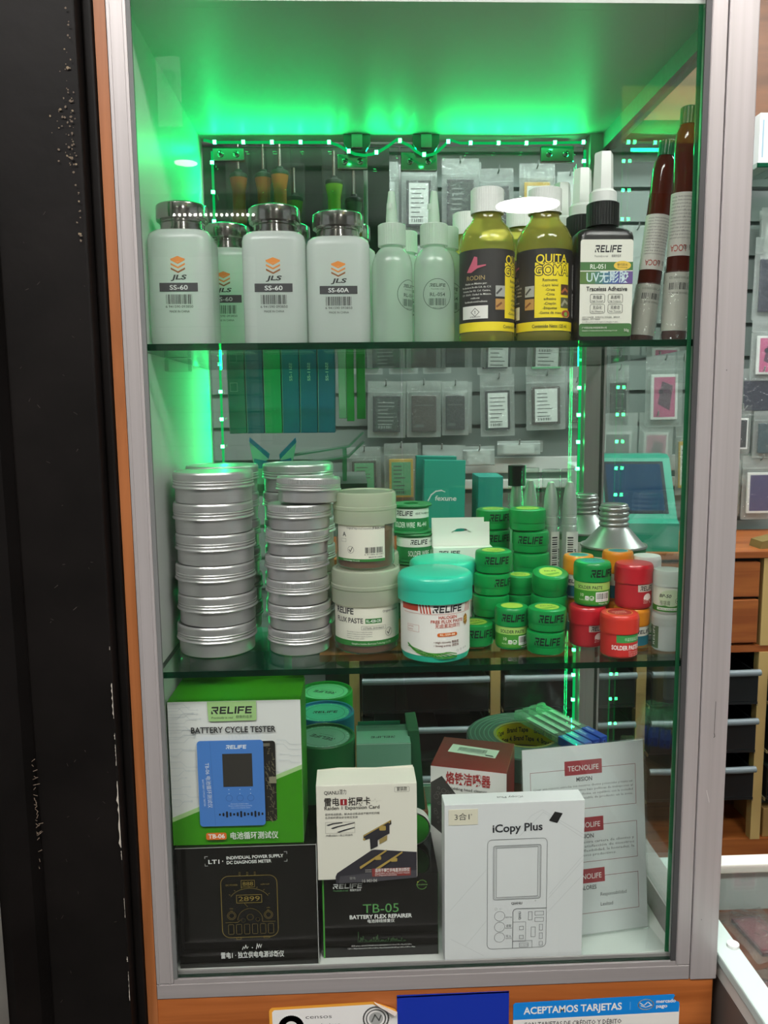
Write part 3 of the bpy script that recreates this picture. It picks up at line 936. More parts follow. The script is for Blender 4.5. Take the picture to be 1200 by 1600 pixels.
def adhesive_bottle(label, loc, print_=True):
    t = thing('adhesive_bottle', label, 'bottle', loc, 0, 'black adhesive bottles on the upper shelf')
    b = MB()
    loft(b, [(.0245, .0135, .006, 0), (.0270, .0155, .007, .0012), (.0272, .0157, .0075, .004), (.0272, .0157, .0075, .098), (.0262, .0150, .0085, .1025), (.0225, .0135, .010, .1055), (.0135, .0125, .0124, .1068)], pbr('black_bottle', '#171716', 0.3) if 'black_bottle' not in MATS else MATS['black_bottle'])
    b.build('body', t)
    b = MB()
    p = Pr(b, front(0, -.0157, 0))
    gr, cr = C('#46743f'), C('#e3e2d6')
    p.rrect(-.0250, .0060, .0250, .0950, .0025, cr)
    p.rrect(-.0250, .0060, .0250, .0180, .0022, gr)
    p.logo(.001, .0832, .0250, .0066, INK, 'c')
    p.text('Practically is real', -.0115, .0790, .0018, INK, w=.0125); p.text('极致的追求', .0045, .0790, .0020, INK, w=.009)
    p.rect(-.0250, .0668, .0250, .0745, gr)
    p.text('RL-051', -.0155, .0683, .0042, C('#e8efe2'), w=.0145, bold=.01)
    p.disc(.0150, .0712, .0082, C('#e9c24a'), 28, .0042); p.text('替代胶水', .0150, .0710, .0018, INK, al='c'); p.text('No blooming', .0150, .0690, .0012, INK, al='c')
    rb = ['#5b7a3c', '#557f50', '#4c7f72', '#4a7590', '#4f66a0', '#5a5a9c', '#6a5290']
    for k, c in enumerate(rb):
        p.rect(-.0250 + k * .05 / 7, .0545, -.0250 + (k + 1) * .05 / 7, .0658, C(c))
    p.text('UV无影胶', .001, .0565, .0082, C('#cfe3e6'), w=.0400, al='c', bold=.012)
    p.text('Traceless Adhesive', .0005, .0480, .0040, INK, w=.0390, al='c', bold=.014)
    for (u, v, s, e) in ((-.0150, .0370, '高强度', 'High Strength'), (.0020, .0370, '高透明', 'High Transparent'), (-.0150, .0275, '无白化', 'No Whitening'), (.0020, .0275, '无痕迹', 'No Traces')):
        p.frame(u, v, u + .0138, v + .0080, .0003, INK, .0014)
        p.text(s, u + .0069, v + .0038, .0026, INK, w=.0088, al='c'); p.text(e, u + .0069, v + .0010, .0014, INK, w=.0112, al='c')
    for k, s in enumerate(('适用于手机屏幕，玻璃贴合及工艺品粘接，透明无痕', '线路固定，电子产品密封', 'Specially used for screen repair, bonding glass to glass,', 'also suitable for glass furniture, acrylic products.')):
        p.text(s, -.0225, .0232 - k * .0018 - (.0006 if k > 1 else 0), .0011, INK)
    p.text('广州阳光电子科技有限公司', -.0225, .0132, .0014, cr); p.text('Guangzhou Sunshine Electronics Technology Co.,Ltd', -.0225, .0108, .0011, cr); p.text('50g', .0225, .0105, .0024, cr, al='r')
    b.build('label', t)
    b = MB()
    b.lathe([(.0118, .1060), (.0118, .1085), (.0150, .1090)], BLACK_PL, 32)
    ribbed(b, .0152, .1090, .1300, 40, BLACK_PL)
    b.build('cap', t)
    b = MB()
    b.lathe([(.0128, .1305), (.0128, .1400), (.0100, .1425), (.0098, .1428)], WHITE_PL, 32)
    b.lathe([(.0098, .1425), (.0088, .1750), (.0080, .1768), (0, .1772)], WHITE_PL, 6, smooth=False)
    b.build('nozzle_cover', t)
    return t
adhesive_bottle('flat black adhesive bottle with white nozzle cover, frontmost of the black ones', (.4425, .055, ZU))
adhesive_bottle('flat black adhesive bottle directly behind the frontmost black one', (.4370, .106, ZU))
adhesive_bottle('flat black adhesive bottle rearmost of the three black ones', (.4300, .158, ZU))

def glue_tube(label, loc, rot):
    t = thing('glue_tube', label, 'tube', loc, group='brown glue tubes leaning at the right end of the upper shelf', rot=rot)
    b = MB()
    b.lathe([(0, .001), (.0100, .001), (.0108, .003), (.0108, .158), (.0100, .166), (.0075, .1715), (.0062, .173)], BROWN_BOTTLE, 32)
    b.build('body', t)
    b = MB()
    b.lathe([(.0062, .1715), (.0078, .1720)], C('#0c6b3e', .35), 24)
    ribbed(b, .0080, .1720, .1850, 22, C('#0c6b3e', .35))
    b.build('cap', t)
    b = MB()
    p = Pr(b, cyl(.0108))
    g = C('#3d3a37')
    p.rect(-.025, .068, .025, .118, C('#dcd8cf'), 24)
    rnd = random.Random(5)
    for k in range(13):
        p.text(rnd.choice(('for bonding LCD and touch panel glass', 'keep away from light and children', 'cure with ultraviolet lamp 365nm', 'store in a cool and dry place')), .014, .1150 - k * .0027, .0014, g, w=.028, rot=180)
    p.text('LOCA', .002, .0765, .0052, C('#b5473a'), w=.0135, rot=180, bold=.01); p.text('上海 ®', .014, .0765, .0034, g, rot=180)
    p.rect(-.025, .008, .025, .055, C('#dcd7ca'), 24)
    p.bars(-.010, .041, .020, .0055, g, 18, 9); p.text('EXP 2022/05/23', .010, .0515, .0018, g, w=.02, rot=180); p.text('STORAGE 8~28°C', .010, .0390, .0018, g, w=.02, rot=180)
    b.build('label', t)
    b = MB()
    b.lathe([(.0120, .0), (.0122, .02), (.0126, .035), (.0119, .056)], FILM, 24)
    b.build('wrap', t)
    return t
glue_tube('brown glue tube with green cap leaning left of the taller one by the post', (.4945, .088, ZU + .0015), (0, R(6.8), R(8)))
g2 = glue_tube('taller brown glue tube with green cap right beside the aluminium post', (.5120, .048, ZU + .0015), (0, R(2.2), R(-6)))
g2.scale = (1.05, 1.05, 1.15)
for _o in COL.objects:
    if _o.name == 'glue_tube': _o.scale = (1.05, 1.05, 1.07)
b = MB(); b.box(-.012, .012, -.0004, .0004, 0, .085, PAPER)
p = Pr(b, front(-.012, -.0004, 0))
for k, s in enumerate(('Diferentes', 'tipos de', 'pegamento', 'UV líquido', 'y en gel')):
    p.text(s, .002, .066 - k * .008, .0036, INK)
tag(b.build('price_card', None, (.478, .128, ZU), (R(-8), R(4), 0)), 'small white printed card standing behind the black adhesive bottle and brown tubes', 'card')

# ================================================================== lower shelf
def tin_proto(r, h, label, loc):
    t = thing('metal_tin', label, 'tin', loc)
    k = h / .0307
    b = MB()
    b.lathe([(0, .0002), (r - .0012, .0002), (r - .0002, .0010), (r, .0025), (r, .0170 * k)], TIN, 64)
    b.build('body', t)
    b = MB()
    q = r + .0015
    P = [(r + .0004, .0142), (q + .0008, .0148), (q + .0012, .0157), (q + .0008, .0166), (q - .0002, .0173), (q + .0002, .0184), (q + .0004, .0192), (q - .0002, .0201), (q + .0002, .0210), (q + .0004, .0218), (q - .0003, .0227), (q, .0232)]
    b.lathe([(a, z * k) for a, z in P], TIN, 64)
    vs, fs = [], []
    N = 220
    for z in (.0232 * k, .0285 * k):
        for j in range(N):
            a = 2 * math.pi * j / N
            rr = q + (.00022 if j % 2 else -.00012)
            vs.append((rr * math.cos(a), rr * math.sin(a), z))
    for j in range(N):
        fs.append((j, (j + 1) % N, N + (j + 1) % N, N + j))
    b.add(vs, fs, TIN)
    b.lathe([(q, .0285 * k), (q - .0002, .0296 * k), (q - .0010, h), (q - .0022, h), (q - .0028, h - .0009), (0, h - .0009)], TIN, 64)
    b.build('lid', t)
    return t
ORD = ['bottom', 'second from the bottom', 'third from the bottom', 'fourth from the bottom', 'fifth from the bottom', 'sixth from the bottom', 'seventh from the bottom']
def stack(proto, n, h, x, y, what, group, jit, r0=0, topper=None):
    rnd = random.Random(what)
    for k in range(n):
        pos = ORD[k] if k < n - 1 else 'topmost'
        lab = f'{what}, {pos} of its stack'
        loc = (x + (jit[k] if isinstance(jit, list) else rnd.uniform(-jit, jit)), y + rnd.uniform(-.001, .001), ZL + k * h + .00005 * k)
        if proto[0] is None:
            o = proto[1](lab, loc); proto[0] = o
        else:
            o = dup(proto[0], loc, rnd.uniform(0, 6), lab)
        o['group'] = group
        if topper and k == n - 1:
            topper(o)
big = [None, lambda l, c: tin_proto(.0383, .0307, l, c)]
GT = 'round metal tins stacked on the lower shelf'
stack(big, 6, .0307, .0590, .0865, 'large metal tin at the left front', GT, [-.0012, .0002, -.0006, .0004, -.0008, .0006])
stack(big, 6, .0307, .0548, .1715, 'large metal tin behind the left front stack', GT, .0006)
stack(big, 6, .0307, .1385, .1830, 'large metal tin behind the smaller tins', GT, .0006)
small = [None, lambda l, c: tin_proto(.0305, .0252, l, c)]
def tilt(o):
    o.rotation_euler = (R(0), R(2.5), 1.0); o.location.x += .0085; o.location.z += .0006
stack(small, 7, .0252, .1435, .0790, 'smaller metal tin beside the paste jars', GT, [-.0003, .0002, -.0008, -.0012, .0002, .0026, .0035], topper=tilt)

BROWN_PASTE = pbr('brown_paste', '#7a4a33', 0.5)
PASTE_LABEL = C('#e6e2d3')
def flux_jar(label, loc, rz, side, sc=1.0):
    t = thing('flux_jar', label, 'jar', loc, rz, 'clear jars of brown flux paste on the lower shelf')
    b = MB(); b.lathe([(0, .0015), (.0295, .0015), (.0308, .004), (.0308, .042), (.0, .042)], BROWN_PASTE, 48); b.build('paste', t)
    b = MB(); b.lathe([(0, .0003), (.030, .0003), (.0322, .002), (.0330, .006), (.0330, .0520)], JAR_CLEAR, 56); b.build('body', t)
    b = MB()
    p = Pr(b, cyl(.0331))
    g = C('#2f7a35')
    if side == 'front':
        p.rect(-.046, .0095, .046, .0500, PASTE_LABEL, 32); p.rect(-.046, .0095, .046, .0150, g, 32)
        p.text('RELIFE', -.0165, .0418, .0060, INK, w=.022, al='r', bold=.03)
        p.text('FLUX PASTE', -.0068, .0330, .0050, INK, w=.031, al='r', bold=.02)
        p.rect(-.0045, .0327, .0125, .0377, g, 6); p.text('RL-428-OR', .0040, .0338, .0028, WHITE, w=.0150, al='c', bold=.015)
        p.text('Original imported', .0135, .0430, .0024, INK, w=.022)
        p.frame(-.0085, .0262, .0165, .0300, .0002, INK); p.text('LOT#:RL-2018-068-01', .0040, .0270, .0020, INK, w=.0215, al='c')
        for k, s in enumerate(('Non-corrosive, no clean, no residue after welding', 'Suitable for mobile phone and PCB repair work', 'Store in a cool dry place away from children', 'Shelf life two years, sealed')):
            p.text(s, -.024, .0235 - k * .0022, .0011, INK, w=.026 - (k == 3) * .008)
        p.ring(.0205, .0225, .0042, .0003, INK); p.line([(.0185, .0225), (.0200, .0205), (.0225, .0250)], .0008, INK)
        p.text('Guangzhou Sunshine Electronics Technology Co.,LTD', .002, .0112, .0019, C('#dfe8d6'), w=.042, al='c')
    else:
        p.rect(-.036, .0095, .0250, .0500, PASTE_LABEL, 28); p.rect(-.036, .0095, .0250, .0125, g, 28)
        p.text('Original imported materials(原装进口材料)', .003, .0455, .0022, INK, w=.046, al='c', bold=.012)
        p.text('A', -.026, .0370, .005, INK, bold=.02); p.frame(-.028, .0310, -.021, .0345, .0002, INK)
        p.ring(-.0150, .0225, .0038, .0003, INK); p.line([(-.0170, .0225), (-.0155, .0205), (-.0130, .0250)], .0008, INK)
        p.bars(.0015, .0190, .0205, .0065, INK, 26, 12); p.text('6 971806 051047', .0118, .0168, .0015, INK, w=.022, al='c'); p.text('MADE IN CHINA', .0135, .0138, .0015, INK, w=.016, al='c', bold=.012)
        p.text('Technology Co.,Ltd', -.015, .0100, .0015, C('#dfe8d6'), w=.02, al='c')
    b.build('label', t)
    b = MB()
    b.lathe([(.0332, .0500), (.0352, .0500)], JAR_LID, 48)
    ribbed(b, .0354, .0500, .0650, 90, JAR_LID, .0003, top=False)
    b.lathe([(.0354, .0650), (.0362, .0660), (.0362, .0690), (.0354, .0700), (.0354, .0800), (.0345, .0835), (.0325, .0848), (.0300, .0845), (.0295, .0835), (0, .0835)], JAR_LID, 56)
    b.build('lid', t)
    t.scale = (sc, sc, sc)
    return t
flux_jar('clear jar of brown flux paste standing on the shelf beside the smaller tins', (.2125, .0790, ZL), R(5), 'front')
flux_jar('clear jar of brown flux paste stacked on top of another, barcode facing front', (.2125, .0840, ZL + .0850), R(-4), 'back', .905)
flux_jar('clear jar of brown flux paste hidden behind the two stacked ones', (.2160, .1650, ZL), R(0), 'front')

def turq_jar(label, loc, rz):
    t = thing('flux_jar', label, 'jar', loc, rz, 'white flux jars with turquoise lids')
    b = MB(); b.lathe([(0, .0003), (.029, .0003), (.0325, .002), (.0338, .007), (.0340, .012), (.0340, .064)], TEAL_LID, 56); b.build('body', t)
    b = MB(); p = Pr(b, cyl(.0341))
    rd, og = C('#c2452c'), C('#dd6a1e')
    p.rect(-.060, .0085, .060, .0635, C('#efece6'), 44)
    u0 = .006
    p.rect(-.0440, .0545, -.0215, .0630, rd, 8)
    for k in range(4):
        p.poly([(-.0205 + k * .0030, .0630), (-.0190 + k * .0030, .0630), (-.0172 + k * .0030, .0525), (-.0187 + k * .0030, .0525)], rd)
        p.poly([(.0288 + k * .0030, .0525), (.0300 + k * .0030, .0525), (.0318 + k * .0030, .0630), (.0306 + k * .0030, .0630)], rd)
    p.line([(-.040 + k * .004, .0520) for k in range(21)], .0003, rd)
    p.logo(u0 + .002, .0535, .0300, .0072, INK, 'c')
    p.text('HALOGEN', u0 + .002, .0473, .0031, rd, w=.0185, al='c', bold=.02)
    p.text('FREE FLUX PASTE', u0 + .002, .0430, .0031, rd, w=.0335, al='c', bold=.02)
    p.text('无卤素助焊剂', u0 + .002, .0382, .0035, rd, w=.0255, al='c')
    p.rrect(u0 - .0085, .0290, u0 + .0115, .0328, .0016, og); p.text('RL-559-IM', u0 + .0015, .0299, .0021, C('#f6e6c8'), w=.0150, al='c', bold=.02)
    p.text('• High viscosity 高粘度', u0 - .012, .0222, .0021, C('#6b3b2b'), w=.0255, bold=.01); p.text('• Strong activity 活性强', u0 - .012, .0188, .0021, C('#6b3b2b'), w=.0255, bold=.01)
    p.frame(-.034, .0330, -.0205, .0400, .0002, rd); p.text('LOT NO.', -.033, .0375, .0012, rd); p.text('Shelf life', -.033, .0345, .0012, rd)
    gs = [C('#3f8f2f'), C('#5da83c'), C('#2f7a2b')]
    for k in range(7):
        q = [(-.0335 + j * .0036, .0108 + k * .0007 + .0018 * math.sin(j * .7 + k * .8) - j * .00012 * k + (.006 * max(0, 1 - j / 6) ** 2)) for j in range(15)]
        p.line(q, .0008, gs[k % 3])
    p.ring(.018, .0135, .0010, .0002, INK, 12); p.ring(.022, .0140, .0010, .0002, INK, 12); p.ring(.026, .0145, .0008, .0002, INK, 12); p.ring(.029, .0150, .0008, .0002, INK, 12)
    p.poly([(.0290 + .0032 * math.cos(R(30 + 60 * k)), .0440 + .0062 * math.sin(R(30 + 60 * k))) for k in range(6)], C('#9c6a1f'))
    p.line([(.0272, .0450), (.0308, .0465)], .0010, C('#e2b24a')); p.line([(.0272, .0425), (.0308, .0440)], .0010, C('#e2b24a'))
    b.build('label', t)
    b = MB()
    b.lathe([(.0342, .0620), (.0366, .0622)], TEAL_LID, 48)
    ribbed(b, .0368, .0622, .0750, 100, TEAL_LID, .0003, top=False)
    b.lathe([(.0368, .0750), (.0370, .0760), (.0370, .0835), (.0362, .0870), (.0340, .0892), (.0315, .0900), (.0300, .0905), (.0100, .0918), (0, .0918)], TEAL_LID, 56)
    b.build('lid', t)
    t.scale = (1, 1, .95)
    return t
turq_jar('white flux paste jar with turquoise lid at the front edge of the lower shelf', (.2803, .0460, ZL), R(2))
turq_jar('turquoise lidded jar half hidden behind the one at the front edge', (.2975, .1270, ZL), R(12)).scale = (1, 1, .91)

def spool(label, loc, rz):
    t = thing('solder_spool', label, 'spool', loc, rz, 'green solder wire spools in one stack')
    g = C('#1f7d42', .4)
    b = MB(); b.lathe([(0, 0), (.0238, 0), (.0245, .0012), (.0240, .0026), (.0215, .0034), (.0210, .0034), (.0210, .0300), (.0215, .0302), (.0240, .0310), (.0245, .0322), (.0238, .0335), (.009, .0335), (.009, .030), (0, .030)], g, 48); b.build('reel', t)
    b = MB(); p = Pr(b, cyl(.0211))
    p.rect(-.062, .0040, .062, .0296, g, 44); p.rect(-.062, .0180, .062, .0290, C('#e4e6dc'), 44)
    for u in (-.040, .026):
        p.logo(u, .0210, .0205, .0056, INK, 'c'); p.text('SOLDER WIRE', u, .0075, .0062, C('#e8ece4'), w=.0260, al='c', bold=.01)
        p.text('RL-441', u + .0225, .0085, .0050, C('#e8ece4'), w=.0130, al='c', bold=.015); p.text('RELIFE, Practically is real', u + .024, .0225, .0024, INK, w=.021, al='c', shear=.3)
    b.build('label', t)
    return t
for k, (dx, rz) in enumerate(((0, 20), (.001, -20), (.003, -60), (-.001, -98))):
    spool('green solder wire spool behind the flux jars, ' + ('bottom', 'second from bottom', 'third from bottom', 'topmost')[k] + ' of the stack', (.2690 + dx, .2010, ZL + k * .0336), R(rz))

t = thing('hang_tab_carton', 'white carton with a hang hole tab behind the turquoise jar', 'carton', (.2910, .1680, ZL))
CARD_W = pbr('pale_carton', '#dfe4d9', 0.5)
b = MB(); b.box(0, .068, 0, .0185, 0, .0860, CARD_W)
p = Pr(b, front(0, 0, 0)); p.logo(.006, .0775, .024, .0050, INK); p.text('Practically is real', .018, .072, .002, INK); p.rect(0, 0, .068, .02, C('#2f7d40'))
b.build('body', t)
def tab(x0, x1, y, z0, z1, dy):
    b = MB()
    xm, zm = (x0 + x1) / 2, (z0 + z1) / 2 + .002
    hole = [(xm + .0115 * math.cos(a) * (1.0 if abs(math.cos(a)) > .5 else .9), zm + (.0042 if 50 < math.degrees(a) < 130 else .0024) * math.sin(a)) for a in [2 * math.pi * k / 24 for k in range(24)]]
    up, lo = hole[0:13], hole[12:24] + [hole[0]]
    A = [(x1, zm)] + [(x1, z1), (x0, z1), (x0, zm)] + up[::-1]
    B = [(x0, zm), (x0, z0), (x1, z0), (x1, zm)] + lo[::-1]
    for yy in (y, y + .0006):
        for Q in (A, B):
            b.add([(x, yy + dy * (z - z0), z) for x, z in Q], [tuple(range(len(Q)))], CARD_W)
    return b
tab(.001, .067, .0150, .0861, .1130, .10).build('hang_tab', t)
tab(.000, .061, .0170, .0861, .1180, .10).build('hang_tab', t)

YG = C('#a9c94a', .4)
def tub(label, loc, rz=0.0, sc=1.0, text=True, rot=None):
    t = thing('paste_tub', label, 'tub', loc, rz, 'small green solder paste tubs', rot)
    b = MB(); b.lathe([(0, .0003), (.0168, .0003), (.0185, .0016), (.0188, .0035), (.0188, .0095)], GREEN_PL, 48); b.build('base', t)
    b = MB(); b.lathe([(.0188, .0088), (.0193, .0090), (.0195, .0098), (.0195, .0200), (.0189, .0222), (.0172, .0233), (.0140, .0235), (.0135, .0231), (0, .0231)], GREEN_PL, 48)
    p = Pr(b, cyl(.0195))
    if text:
        p.logo(0, .0108, .0270, .0080, C('#0d1f14'), 'c')
    q = Pr(b, top(0, 0, .0231)); q.disc(0, 0, .0122, YG, 30); q.text('RELIFE', 0, .001, .003, C('#33511f'), w=.013, al='c', bold=.02); q.poly([(-.009, -.006), (.008, -.001), (.009, -.004), (-.003, -.0095)], C('#6fa534'))
    b.build('lid', t)
    t.scale = (sc, sc, sc)
    return t
def tubs(x, y, n, where, rzs, sc=1.0, jit=None, txt=None):
    for k in range(n):
        pos = 'topmost' if k == n - 1 else ORD[k].replace('second from the bottom', 'second from bottom').replace('third from the bottom', 'third from bottom').replace('fourth from the bottom', 'fourth from bottom')
        j = jit[k] if jit else 0
        tub(f'small green tub {where}, {pos} in that stack', (x + j, y, ZL + k * .0236 * sc), R(rzs[k]), sc, True if txt is None else txt[k])
tubs(.3475, .1060, 4, 'beside the front turquoise jar', (150, 175, 38, 2), 1.0, (.001, -.0012, 0, .0015))
tubs(.4065, .1860, 5, 'in front of the clear tubes', (160, 120, 150, -14, 170), 1.09, (.002, .0015, .001, 0, -.004))
tubs(.3690, .2240, 5, 'behind the white carton corner', (0, 20, 0, 15, 18), 1.05)
tubs(.3830, .1300, 3, 'in the middle of the green group', (150, 170, 165), .88)
tubs(.4085, .1010, 2, 'left of the stacked colour jars', (170, 150), 1.0)
tub('small green tub with tilted lid showing its yellow green sticker', (.4080, .1000, ZL + .0490), R(160), .98, False, (R(12), 0, 0))
tubs(.3925, .0480, 2, 'at the front edge of the shelf', (-8, 2), .98, (-.0005, .0005))
tub('single small green tub on the shelf right of the front turquoise jar', (.3255, .0800, ZL), R(12), 1.0)

def paste_jar(label, loc, rz, r, h, lidm, bodym, draw, group, lid_text=None, lid_top=None, name='paste_jar', lidfrac=.42):
    t = thing(name, label, 'jar', loc, rz, group)
    hb = h * (1 - lidfrac)
    b = MB(); b.lathe([(0, .0003), (r * .84, .0003), (r * .92, .0015), (r * .94, .004), (r * .94, hb + .001)], bodym, 44); b.build('body', t)
    b = MB(); b.lathe([(r * .94, hb), (r, hb)], lidm, 40)
    ribbed(b, r + .0002, hb, h - .004, 60, lidm, .0002, top=False)
    b.lathe([(r, h - .004), (r * .985, h - .002), (r * .93, h - .0004), (r * .80, h), (0, h - .0003)], lidm, 44)
    if lid_text:
        Pr(b, cyl(r + .0003)).logo(lid_text[1], hb + .005, lid_text[0], h * lidfrac * .42, C('#101511'), 'c')
    if lid_top:
        lid_top(Pr(b, top(0, 0, h - .0002)))
    b.build('lid', t)
    b = MB(); draw(Pr(b, cyl(r * .94 + .0001)), hb); b.build('label', t)
    return t
def d_green(p, h):
    p.rect(-.045, .003, .045, h - .001, C('#3f8f2a'), 36); p.rect(-.045, h * .66, .045, h - .001, C('#a6cf6a'), 36)
    p.text('SOLDER PASTE', -.003, h * .72, .0032, INK, w=.026, al='c', bold=.02)
    p.ring(-.001, h * .36, .0021, .0005, WHITE, 16); p.line([(-.002, h * .36), (-.001, h * .31), (.001, h * .42)], .0005, WHITE); p.rrect(-.0075, h * .29, -.0038, h * .44, .0005, WHITE); p.text('CE', -.0056, h * .33, .0014, INK, al='c', bold=.02)
    p.rrect(.0030, h * .22, .0190, h * .60, .0006, WHITE); p.bars(.0040, h * .32, .0140, h * .24, INK, 18, 3); p.text('6 971806 050033', .011, h * .25, .0009, INK, w=.013, al='c'); p.text('Weight: 40g', .006, h * .12, .0015, WHITE)
    p.text('10', -.0125, h * .42, .003, C('#d6ecc0'), bold=.02); p.text('RoHS Clean', -.0140, h * .25, .0015, C('#d6ecc0'))
def d_red(temp):
    def f(p, h):
        p.rect(-.045, .003, .045, h - .001, C('#b4202b'), 36)
        p.rect(-.006, h * .70, .016, h * .98, C('#c9b9ae'), 8); p.logo(.0045, h * .74, .0165, h * .18, INK, 'c')
        p.ring(.0050, h * .44, .0036, .0024, C('#f0dcd6'), 18, None, 0, 180); p.disc(.005, h * .46, .0034, C('#f0dcd6'), 18, .0026); p.text(temp, .005, h * .25, .0032, C('#f0c8c2'), w=.0105, al='c')
    return f
def d_front(p, h):
    p.rect(-.045, .0025, .045, h - .001, C('#cf2f2c'), 36); p.rect(-.010, h * .66, .0165, h * .97, C('#3f9a4c'), 10)
    p.text('中温无铅高温锡膏', .0075, h * .74, .0027, C('#cfe8cf'), w=.019, al='c')
    p.text('SOLDER PASTE', -.0005, h * .38, .0042, C('#f6eee8'), w=.0280, al='c', bold=.03); p.rect(.0140, h * .38, .0230, h * .54, C('#f3e9e4'), 4); p.text('RL-405', .0185, h * .42, .0016, C('#b02020'), al='c', bold=.02)
    for k in range(3):
        p.text('Weight: 40g  No-clean' if k else 'Mild temperature', .002, h * (.27 - .08 * k), .0012, C('#f6d8d0'))
def d_orange(p, h):
    p.rect(-.045, .003, .045, h - .001, C('#2f7f92'), 36); p.rect(-.045, h * .55, .045, h - .001, C('#e6e4da'), 36); p.logo(0, h * .65, .02, .004, INK, 'c')
def d_white(p, h):
    p.rect(-.028, .003, .028, h - .001, C('#dfe6d4'), 24); p.poly([(-.028, .003), (.020, .003), (.020, h * .75), (.006, h * .40), (-.010, h * .30), (-.028, h * .35)], C('#3f8a2f'))
    p.disc(0.002, h * .60, .0125, C('#cfe0bb'), 28, h * .30); p.text('BP-50', -.004, h * .62, .0032, INK, w=.011, al='c', bold=.02, shear=.2); p.text('植锡膏', -.004, h * .36, .0036, C('#4a5a44'), w=.010, al='c'); p.ring(.0090, h * .50, .0030, .0003, INK, 18); p.line([(.0075, h * .50), (.0085, h * .43), (.0105, h * .58)], .0006, INK)
    p.rect(-.012, .0045, .014, .0072, C('#e8efe0'), 6); p.text('RELIFE SOLDER PASTE', .001, .0051, .0012, INK, w=.022, al='c')
def d_whitelow(p, h):
    p.rect(-.040, .003, -.0125, h - .001, C('#58704e'), 8); p.text('RELIFE', -.017, .006, .003, WHITE, w=.02, rot=90)
GJ = 'small colour lidded paste jars at the right of the lower shelf'
def green_top(p):
    p.disc(0, 0, .0125, C('#2d8f8a'), 30); p.text('RELIFE', 0, 0, .003, INK, w=.014, al='c', bold=.02)
def teal_top(p):
    p.disc(0, 0, .0125, C('#2d8a8c'), 30); p.ring(0, 0, .0100, .0007, C('#8fc4c0')); p.text('RELIFE', 0, -.001, .003, INK, w=.014, al='c', bold=.02)
def red_top(p):
    p.disc(0, 0, .0125, C('#a81f24'), 30); p.ring(0, 0, .0120, .0006, C('#e2c04a')); p.text('SOLDER', 0, .001, .0028, C('#efc9b8'), w=.014, al='c'); p.text('PASTE', 0, -.0045, .0028, C('#efc9b8'), w=.012, al='c')
paste_jar('small green jar with printed label and barcode between the green tubs', (.3612, .0670, ZL), R(4), .0172, .0430, GREEN_PL, GREEN_PL, d_green, GJ, (.024, -.003), lambda p: (p.disc(0, 0, .0115, YG, 28)))
paste_jar('red lidded jar standing on the shelf under the green jar', (.4405, .0705, ZL), R(10), .0187, .0415, RED_PL, RED_PL, d_red('217°C'), GJ)
paste_jar('red lidded solder paste jar at the very front of the colour jars', (.4615, .0325, ZL), R(6), .0187, .0428, RED_PL2, RED_PL2, d_front, GJ, None, red_top)
paste_jar('orange lidded jar on the shelf under the upper red jar', (.4850, .0645, ZL), R(30), .0180, .0405, ORANGE_PL, ORANGE_PL, d_orange, GJ)
paste_jar('green lidded jar with barcode stacked on the lower red jar', (.4460, .0740, ZL + .0416), R(-14), .0187, .0450, GREEN_PL, GREEN_PL, d_green, GJ, (.027, .011), green_top)
paste_jar('upper red lidded jar stacked on the orange lidded one', (.4858, .0640, ZL + .0406), R(14), .0190, .0455, RED_PL, RED_PL, d_red('227°C'), GJ, None, None)
paste_jar('orange lidded jar on the shelf behind the lower red jar', (.4470, .1125, ZL), R(-20), .0162, .0400, ORANGE_PL, ORANGE_PL, d_orange, GJ)
paste_jar('orange lidded jar peeking out left behind the stacked green jar', (.4425, .1125, ZL + .0401), R(-35), .0162, .0460, ORANGE_PL, WHITE_PL, d_orange, GJ, None, teal_top)
paste_jar('orange lidded jar on the shelf behind the jars below the upper red one', (.4815, .1000, ZL), R(20), .0160, .0400, ORANGE_PL, ORANGE_PL, d_orange, GJ)
paste_jar('orange lidded jar with teal sticker behind the upper red jar', (.4812, .1005, ZL + .0401), R(20), .0160, .0520, ORANGE_PL, ORANGE_PL, d_orange, GJ, None, teal_top)
GW = 'small white paste jars beside the right glass'
paste_jar('small white jar with green leaf label stacked by the right post', (.5150, .0470, ZL + .0382), R(-16), .0147, .0440, MILKY_CAP, WHITE_PL, d_white, GW, lidfrac=.36)
paste_jar('small plain white jar on the shelf by the right post', (.5150, .0470, ZL), R(-4), .0152, .0380, MILKY_CAP, FROST, d_whitelow, GW, lidfrac=.30)
paste_jar('small white jar on the shelf behind the two by the right post', (.5150, .1030, ZL), R(-24), .0147, .0380, WHITE_PL, WHITE_PL, d_white, GW)
paste_jar('small white jar with plain lid stacked behind the leaf label jar', (.5135, .1030, ZL + .0381), R(150), .0147, .0480, WHITE_PL, WHITE_PL, d_white, GW)

